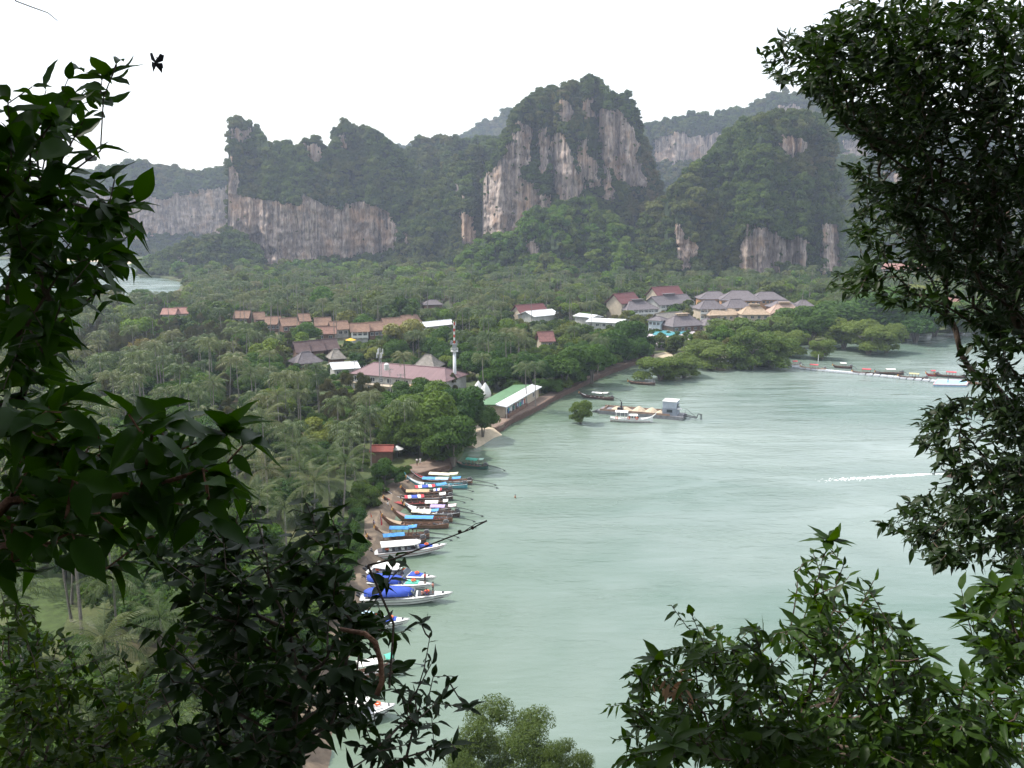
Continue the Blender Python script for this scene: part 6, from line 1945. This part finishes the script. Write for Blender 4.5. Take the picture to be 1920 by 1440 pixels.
COVER = 1.5
near_low = leafmat('dark_bush_leaves', (0.004, 0.015, 0.003), (0.022, 0.052, 0.007), None, rough=0.5, trans=0.32, spec=0.16)
def near_plant(name, label, cat, root_pt, regions, leaf_len, leaf_w, dr, m, seed, per=7, bf=.35, whorls=(), droop=.25, bark_m=None, tip_r=.0016, droopy=.25, shapes=None, max_obj=300, spread=1.0, extra_mat=None, pull=(0, 0, 0)):
    g = np.random.default_rng(seed)
    att = []
    for poly, cover in regions:
        dm = (dr[0] + dr[1]) / 2
        lp = leaf_len * F / dm
        la = lp * lp * leaf_w * .62 * .55
        n = max(2, int(COVER * cover * poly_area(poly) / la / per))
        xs = [p[0] for p in poly]; ys = [p[1] for p in poly]
        k = 0
        while k < n:
            x = g.uniform(min(xs), max(xs)); y = g.uniform(min(ys), max(ys))
            if inpoly(x, y, poly):
                att.append(PD(x, y, g.uniform(*dr))); k += 1
    att = np.array([a[:] for a in att])
    root0 = np.array(root_pt[:])
    order = np.argsort(np.linalg.norm(att - root0, axis=1))
    att = att[order]
    cap_ = len(att) * 5 + 50
    Np = np.zeros((cap_, 3)); par = np.full(cap_, -1); pl = np.zeros(cap_); isatt = np.zeros(cap_, bool)
    Np[0] = root0; cnt = 1
    for a in att:
        d = np.linalg.norm(Np[:cnt] - a, axis=1)
        j = int(np.argmin(d + bf * pl[:cnt]))
        dist = d[j]; seg = leaf_len * 2.4
        k = min(3, int(dist / seg))
        last = j
        for s in range(k):
            t = (s + 1) / (k + 1)
            p = Np[j] * (1 - t) + a * t + g.normal(size=3) * dist * .05 + np.array([0, 0, .10 * dist * math.sin(t * math.pi)])
            Np[cnt] = p; par[cnt] = last; pl[cnt] = pl[last] + np.linalg.norm(p - Np[last]); last = cnt; cnt += 1
        Np[cnt] = a; par[cnt] = last; pl[cnt] = pl[last] + np.linalg.norm(a - Np[last]); isatt[cnt] = True; cnt += 1
    Np = Np[:cnt]; par = par[:cnt]; isatt = isatt[:cnt]
    desc = np.ones(cnt)
    for i in range(cnt - 1, 0, -1):
        desc[par[i]] += desc[i]
    rad = tip_r * desc ** .42
    kids = [[] for _ in range(cnt)]
    for i in range(1, cnt): kids[par[i]].append(i)
    base = empty(name, Vector(root0)); tag(base, label, cat)
    r0 = Vector(root0)
    big_, small_ = MB(), MB()
    stack = [(0, None)]
    while stack:
        i, prev = stack.pop()
        chain = [prev, i] if prev is not None else [i]
        while kids[i]:
            kk = sorted(kids[i], key=lambda q: -desc[q])
            for o in kk[1:]: stack.append((o, i))
            i = kk[0]; chain.append(i)
        if len(chain) < 2: continue
        rr = [min(rad[c], rad[chain[1]]) if ci == 0 else rad[c] for ci, c in enumerate(chain)]
        (big_ if rr[0] > tip_r * 5.5 else small_).tube([Vector(Np[c]) - r0 for c in chain], rr, 6 if rr[0] > tip_r * 5.5 else 3, cap=False)
    bm_ = bark_m or twigm
    if big_.v: big_.build("branch", bm_, base, smooth=True)
    o = small_.build("twigs", bm_, base); tag(o, kind='stuff')
    # leaves
    ai = np.where(isatt)[0]
    dirs = unit(Np[ai] - Np[par[ai]])
    P0, A, U, S = [], [], [], []
    up = np.array([0, 0, 1.0])
    for q in range(per):
        n = len(ai)
        back = (q / per) * leaf_len * 1.9 * spread
        pos = Np[ai] - dirs * back
        side = np.cross(dirs, unit(up + g.normal(size=(n, 3)) * .35)); side = unit(side)
        sgn = 1 if q % 2 else -1
        fwd = .95 if q == 0 else .45
        ax = unit(dirs * fwd + side * sgn * (0.15 if q == 0 else .8) + g.normal(size=(n, 3)) * .33 + np.array([0, 0, -droopy]) + np.array(pull))
        nn = unit(up + g.normal(size=(n, 3)) * .42 + dirs * .2)
        P0.append(pos); A.append(ax); U.append(nn); S.append(leaf_len * g.uniform(.45, 1.2, n))
    for (x, y, d_, L_, nl) in whorls:
        c = np.array(PD(x, y, d_)[:]); j = int(np.argmin(np.linalg.norm(Np - c, axis=1)))
        q = MB(); q.tube([Vector(Np[j]) - r0, (Vector(Np[j]) + Vector(c)) / 2 - r0 + Vector((0, 0, -.01)), Vector(c) - r0], [tip_r * 2, tip_r * 1.6, tip_r * 1.2], 4); q.build("branch", bm_, base)
        for k in range(nl):
            a = k * 2.4 + g.uniform(-.2, .2); el = .9 - 1.2 * k / nl
            ax = unit(np.array([math.cos(a) * math.cos(el), math.sin(a) * math.cos(el) * .8, math.sin(el)]))
            P0.append(c[None]); A.append(ax[None]); U.append(unit(np.array([-math.cos(a) * math.sin(el), -math.sin(a) * math.sin(el), math.cos(el)]) + g.normal(size=3) * .1)[None]); S.append(np.array([L_ * g.uniform(.8, 1.1)]))
    P0 = np.concatenate(P0); A = np.concatenate(A); U = np.concatenate(U); S = np.concatenate(S)
    Yv = unit(np.cross(U, A)); Zv = np.cross(A, Yv)
    n = len(P0)
    # nothing right at the lens
    dd = np.linalg.norm(P0 - np.array([0, 0, CH]), axis=1)
    ok = dd > dr[0] * .8
    shp = shapes or [leaf_shape(leaf_w, .35, 1.0, droop), leaf_shape(leaf_w * .85, .2, 1.05, droop * 1.6), leaf_shape(leaf_w * 1.12, .5, 1.0, droop * .5), leaf_shape(leaf_w * .7, .9, 1.08, droop * 2.4), leaf_shape(leaf_w * 1.0, -.25, .94, -droop * .6)]
    vid = g.integers(0, len(shp), n)
    cz_ = P0[:, 1] * cp - (P0[:, 2] - CH) * sp
    sx_ = 960 + F * P0[:, 0] / cz_; sy_ = 720 - F * (P0[:, 1] * sp + (P0[:, 2] - CH) * cp) / cz_
    infr = (sx_ > -20) & (sx_ < 1940) & (sy_ > -20) & (sy_ < 1460) & ok
    size_px = np.where(infr, S / cz_, 0)
    rank = np.argsort(-size_px)
    single = [i for i in rank[:max_obj] if infr[i]]
    sing = set(single)
    lm = []
    for v, (lv, lf) in enumerate(shp):
        lm.append(fast_mesh("leaf", lv, [(lf, 0)], [m], smooth=True))
    for i in single:
        o = bpy.data.objects.new("leaf", lm[vid[i]]); COL.objects.link(o); o.parent = base
        s = S[i]
        M = Matrix(((A[i][0] * s, Yv[i][0] * s, Zv[i][0] * s, P0[i][0] - r0.x), (A[i][1] * s, Yv[i][1] * s, Zv[i][1] * s, P0[i][1] - r0.y), (A[i][2] * s, Yv[i][2] * s, Zv[i][2] * s, P0[i][2] - r0.z), (0, 0, 0, 1)))
        o.matrix_local = M
    Vs, Fs, off = [], [], 0
    for v, (lv, lf) in enumerate(shp):
        idx = np.array([i for i in np.where((vid == v) & ok)[0] if i not in sing], dtype=int)
        if len(idx) == 0: continue
        W_ = (P0[idx][:, None, :] + S[idx][:, None, None] * (lv[None, :, 0:1] * A[idx][:, None, :] + lv[None, :, 1:2] * Yv[idx][:, None, :] + lv[None, :, 2:3] * Zv[idx][:, None, :])) - root0
        k = len(lv)
        Vs.append(W_.reshape(-1, 3)); Fs.append((lf[None] + (np.arange(len(idx)) * k)[:, None, None] + off).reshape(-1, 3)); off += len(idx) * k
    if Vs:
        me = fast_mesh("foliage", np.concatenate(Vs), [(np.concatenate(Fs), 0)], [m], smooth=True)
        o = link("foliage", me, base); tag(o, kind='stuff')
    print(name, "leaves", n, "single", len(single))
    return base, Np, r0

near_plant("near_tree", "dark tree with large glossy leaves framing the upper left edge", "tree", PD(-260, 900, 2.6),
    [([(0, 95), (70, 130), (110, 215), (95, 320), (0, 340)], 1.7), ([(90, 330), (100, 190), (130, 130), (195, 80), (245, 140), (230, 220), (190, 310), (160, 330)], .85),
     ([(0, 330), (160, 320), (215, 325), (260, 390), (250, 450), (215, 500), (150, 550), (0, 600)], 2.2), ([(200, 290), (240, 300), (285, 335), (265, 430), (225, 440)], .8),
     ([(150, 490), (240, 480), (270, 515), (190, 560), (110, 600)], 1.0), ([(0, 590), (120, 590), (150, 640), (130, 740), (0, 760)], 1.5), ([(0, 330), (100, 330), (100, 620), (0, 700)], 1.0)],
    .082, .46, (2.0, 3.2), near_big, 1, per=7, tip_r=.0014, whorls=[(200, 150, 2.5, .085, 6), (235, 385, 2.3, .09, 6)])
near_plant("near_tree", "dark spray of broad leaves crossing the lower left with a reddish branch", "tree", PD(-200, 1080, 2.3),
    [([(0, 740), (300, 765), (350, 850), (400, 950), (330, 1010), (0, 1060)], 2.6), ([(330, 800), (390, 785), (460, 800), (470, 860), (400, 940), (330, 900)], 1.5), ([(380, 900), (500, 905), (520, 960), (400, 980)], .9), ([(180, 1000), (280, 990), (265, 1075), (200, 1085)], .45)],
    .088, .52, (1.8, 2.8), near_big, 2, per=6, bark_m=ruddy, tip_r=.0022, whorls=[(425, 815, 2.0, .125, 9), (398, 915, 2.1, .11, 5), (300, 800, 2.1, .12, 7)])
bushA, nA, rA = near_plant("near_bush", "dark bush at the lower left hiding the nearest speedboats", "bush", PD(560, 1800, 3.4),
    [([(270, 1020), (420, 935), (520, 925), (640, 940), (690, 990), (700, 1050), (560, 1100), (380, 1120), (280, 1080)], 1.25), ([(380, 1100), (640, 1050), (735, 1130), (770, 1190), (760, 1260), (640, 1330), (420, 1300)], 1.7),
     ([(380, 1280), (680, 1260), (690, 1320), (600, 1440), (280, 1440)], 2.0), ([(705, 1035), (720, 1015), (765, 1020), (757, 1080), (715, 1090)], .5), ([(230, 1180), (420, 1060), (460, 1200), (430, 1320), (300, 1300)], .7), ([(330, 950), (420, 900), (520, 930), (430, 1020), (300, 1060)], .7)],
    .078, .50, (2.7, 4.0), near_low, 3, per=7, tip_r=.0018)
q = MB(); q.tube([PD(690, 1060, 3.0) - rA, PD(738, 1048, 3.0) - rA, PD(790, 1028, 3.0) - rA, PD(835, 1010, 3.0) - rA, PD(880, 993, 3.0) - rA, PD(913, 976, 3.0) - rA], [.004, .0035, .0028, .0026, .0022, .003], 5)
q.tube([PD(872, 995, 3.0) - rA, PD(892, 982, 3.02) - rA, PD(908, 978, 3.0) - rA], [.0016, .0014, .0014], 4); q.ball(PD(862, 997, 3.0) - rA, .007, seg=6, rings=4); q.ball(PD(886, 990, 3.0) - rA, .006, seg=6, rings=4)
q.tube([PD(730, 1290, 2.9) - rA, PD(738, 1170, 2.95) - rA, PD(690, 1060, 3.0) - rA], [.004, .004, .004], 5); q.build("bare_twig", twigm, bushA)
q = MB(); q.tube([PD(706, 1304, 2.6) - rA, PD(716, 1280, 2.6) - rA, PD(714, 1240, 2.6) - rA, PD(704, 1205, 2.6) - rA, PD(684, 1188, 2.6) - rA, PD(640, 1180, 2.7) - rA], [.008, .008, .008, .008, .007, .006], 7); q.build("bent_branch", ruddy, bushA, smooth=True)
near_plant("near_bush", "light green small leaved bush in the bottom left corner", "bush", PD(60, 1850, 5),
    [([(0, 1060), (60, 1120), (90, 1240), (180, 1290), (300, 1290), (330, 1440), (0, 1440)], 1.5), ([(100, 1180), (260, 1220), (380, 1120), (420, 1300), (260, 1330), (120, 1280)], .55)], .072, .45, (4.2, 6.0), near_yel, 4, per=7)
near_plant("near_bush", "thin stemmed sprig rising against the water left of centre at the bottom", "bush", PD(760, 1850, 3),
    [([(805, 1180), (790, 1240), (700, 1310), (650, 1440), (870, 1440), (880, 1330), (850, 1260), (815, 1240)], .62)], .052, .42, (2.7, 3.3), near_small, 5, per=6, whorls=[(880, 1330, 3.0, .055, 6), (790, 1170, 3.0, .06, 6)])
near_plant("near_tree", "tall dense small leaved tree filling the right edge", "tree", PD(2300, 900, 6.8),
    [([(1740, 0), (1920, 0), (1980, 200), (1980, 560), (1860, 560), (1760, 520), (1680, 430), (1700, 260), (1650, 120)], 2.7), ([(1860, 540), (1980, 540), (1980, 1100), (1900, 1100), (1890, 760)], 1.9), ([(1800, 560), (1870, 540), (1895, 760), (1890, 1000), (1860, 760)], .9),
     ([(1580, 0), (1760, 0), (1700, 260), (1650, 290), (1570, 230), (1510, 160), (1520, 70)], 3.0), ([(1440, 75), (1480, 50), (1580, 35), (1560, 175), (1480, 155), (1430, 145), (1420, 110)], 1.35),
     ([(1580, 300), (1700, 240), (1720, 440), (1610, 465), (1590, 420), (1620, 350)], 1.7), ([(1550, 520), (1600, 490), (1700, 440), (1800, 600), (1740, 600), (1640, 560), (1560, 550)], 1.5),
     ([(1790, 580), (1860, 560), (1870, 740), (1820, 720), (1800, 660)], .8), ([(1715, 800), (1740, 760), (1800, 740), (1900, 740), (1910, 900), (1790, 905), (1730, 850)], 1.5), ([(1640, 985), (1690, 945), (1790, 905), (1920, 880), (1920, 1080), (1740, 1050)], 1.8)],
    .078, .40, (5.2, 7.8), near_small, 6, per=8, bf=.25, tip_r=.0016, droopy=.12, pull=(-.25, 0, 0))
near_plant("near_bush", "mixed leafy bush filling the bottom right below the water", "bush", PD(1500, 1850, 4),
    [([(1240, 1215), (1340, 1175), (1450, 1185), (1560, 1120), (1690, 1150), (1730, 1240), (1800, 1270), (1920, 1230), (1920, 1440), (1150, 1440), (1190, 1340), (1170, 1260)], 2.0),
     ([(1245, 1110), (1290, 1120), (1350, 1190), (1280, 1220)], .55), ([(1490, 1040), (1560, 1010), (1620, 1060), (1680, 1120), (1560, 1150), (1490, 1110)], .85), ([(1110, 1330), (1180, 1290), (1200, 1440), (1130, 1440)], .3), ([(1250, 1340), (1920, 1340), (1920, 1440), (1220, 1440)], 1.8)],
    .070, .40, (3.2, 4.8), near_mix, 7, per=8, bf=.3, tip_r=.0017, whorls=[(1235, 1240, 3.2, .085, 10), (1555, 1015, 3.3, .10, 9), (1262, 1400, 3.0, .12, 8), (1500, 1180, 3.2, .09, 7), (1740, 1230, 3.2, .075, 7), (1410, 1220, 3.3, .07, 6)])
near_plant("near_bush", "dark leafy bush at the right edge below the tall tree", "bush", PD(2100, 1700, 4.2),
    [([(1800, 1090), (1920, 1070), (1960, 1200), (1920, 1260), (1850, 1265), (1810, 1190)], 2.3)], .085, .45, (3.6, 4.6), near_mix, 8, per=7)
# dry leaves caught in the right bush
dl, _, _ = near_plant("dry_twig", "dry tan leaves hanging in the bottom right bush beside the whorled leaves", "twig", PD(1300, 1320, 3.4),
    [([(1190, 1260), (1240, 1265), (1300, 1240), (1290, 1300), (1210, 1300)], .6)], .06, .32, (3.2, 3.6), dead, 9, per=5, droopy=.7)
# bare twig hanging in from the top left
tw = empty("bare_twig", PD(20, -60, 2.2)); tag(tw, "thin bare twig hanging in at the top left corner", "twig")
t0 = Vector(tw.location); q = MB(); q.tube([PD(x, y, 2.2) - t0 for x, y in ((5, -40), (30, 2), (62, 14), (90, 24), (108, 39))], [.0016, .0014, .0012, .001, .0008], 4); q.build("stem", twigm, tw)
# butterfly
bf_ = empty("butterfly", PD(292, 118, 3.2)); tag(bf_, "dark butterfly flying against the white sky", "butterfly")
bfm = mat("black_wing", (0.012, 0.012, 0.02), .6, .3, 40)
q = MB(); q.tube([(-.006, 0, -.018), (0, 0, 0), (.004, 0, .012)], [.002, .0032, .0022], 6); q.ball((.005, 0, .0155), .0026, seg=6, rings=4); q.build("body", bfm, bf_, smooth=True)
for s_, nm in ((1, "wing"), (-1, "wing")):
    for pts in ([(0, 0, .006), (.012, 0, .030), (.022, 0, .026), (.018, 0, .008), (0, 0, -.002)], [(0, 0, 0), (.016, 0, .002), (.018, 0, -.012), (.008, 0, -.022), (.014, 0, -.030), (0, 0, -.010)]):
        q = MB(); pp = [Vector((p[0] * (1 if s_ > 0 else -.45) , s_ * p[0] * .8, p[2])) for p in pts]; n_ = Vector((.0, .0004, 0))
        k = len(pp); q.add(pp + [p + n_ for p in pp], [tuple(range(k)), tuple(range(2 * k - 1, k - 1, -1))] + [(i, i + k, (i + 1) % k + k, (i + 1) % k) for i in range(k)]); q.build(nm, bfm, bf_)
# forest trees standing on the hillside behind and above the viewpoint (they shade the near leaves)
for i, (x, y, R) in enumerate(((-8.5, -1.5, 5.5), (-1.5, -5.5, 6.0), (7.5, -2.0, 5.5), (14.0, 0.5, 5.0), (-16, -4, 6.0), (3.0, -14, 7.0), (-12, 3.2, 4.2), (3.5, -.8, 4.6), (-5, 1.2, 4.0))):
    z = float(hill_z(np.array(x), np.array(y)))
    put_tree("forest_tree", ["broad forest tree on the hill, left of the viewpoint", "broad forest tree on the hill right behind the viewpoint", "broad forest tree on the hill, right of the viewpoint", "forest tree above the right edge of the view", "forest tree farthest left on the hill", "large forest tree higher up the hill behind", "smaller forest tree left of and above the near glossy leaves", "forest tree leaning over the viewpoint from the right", "forest tree leaning over the viewpoint from the left"][i], "tree", None, (x, y, z - .3), R, R, BROADV[i % 5], TR_B[i % 3], 1.15, i * 1.3)
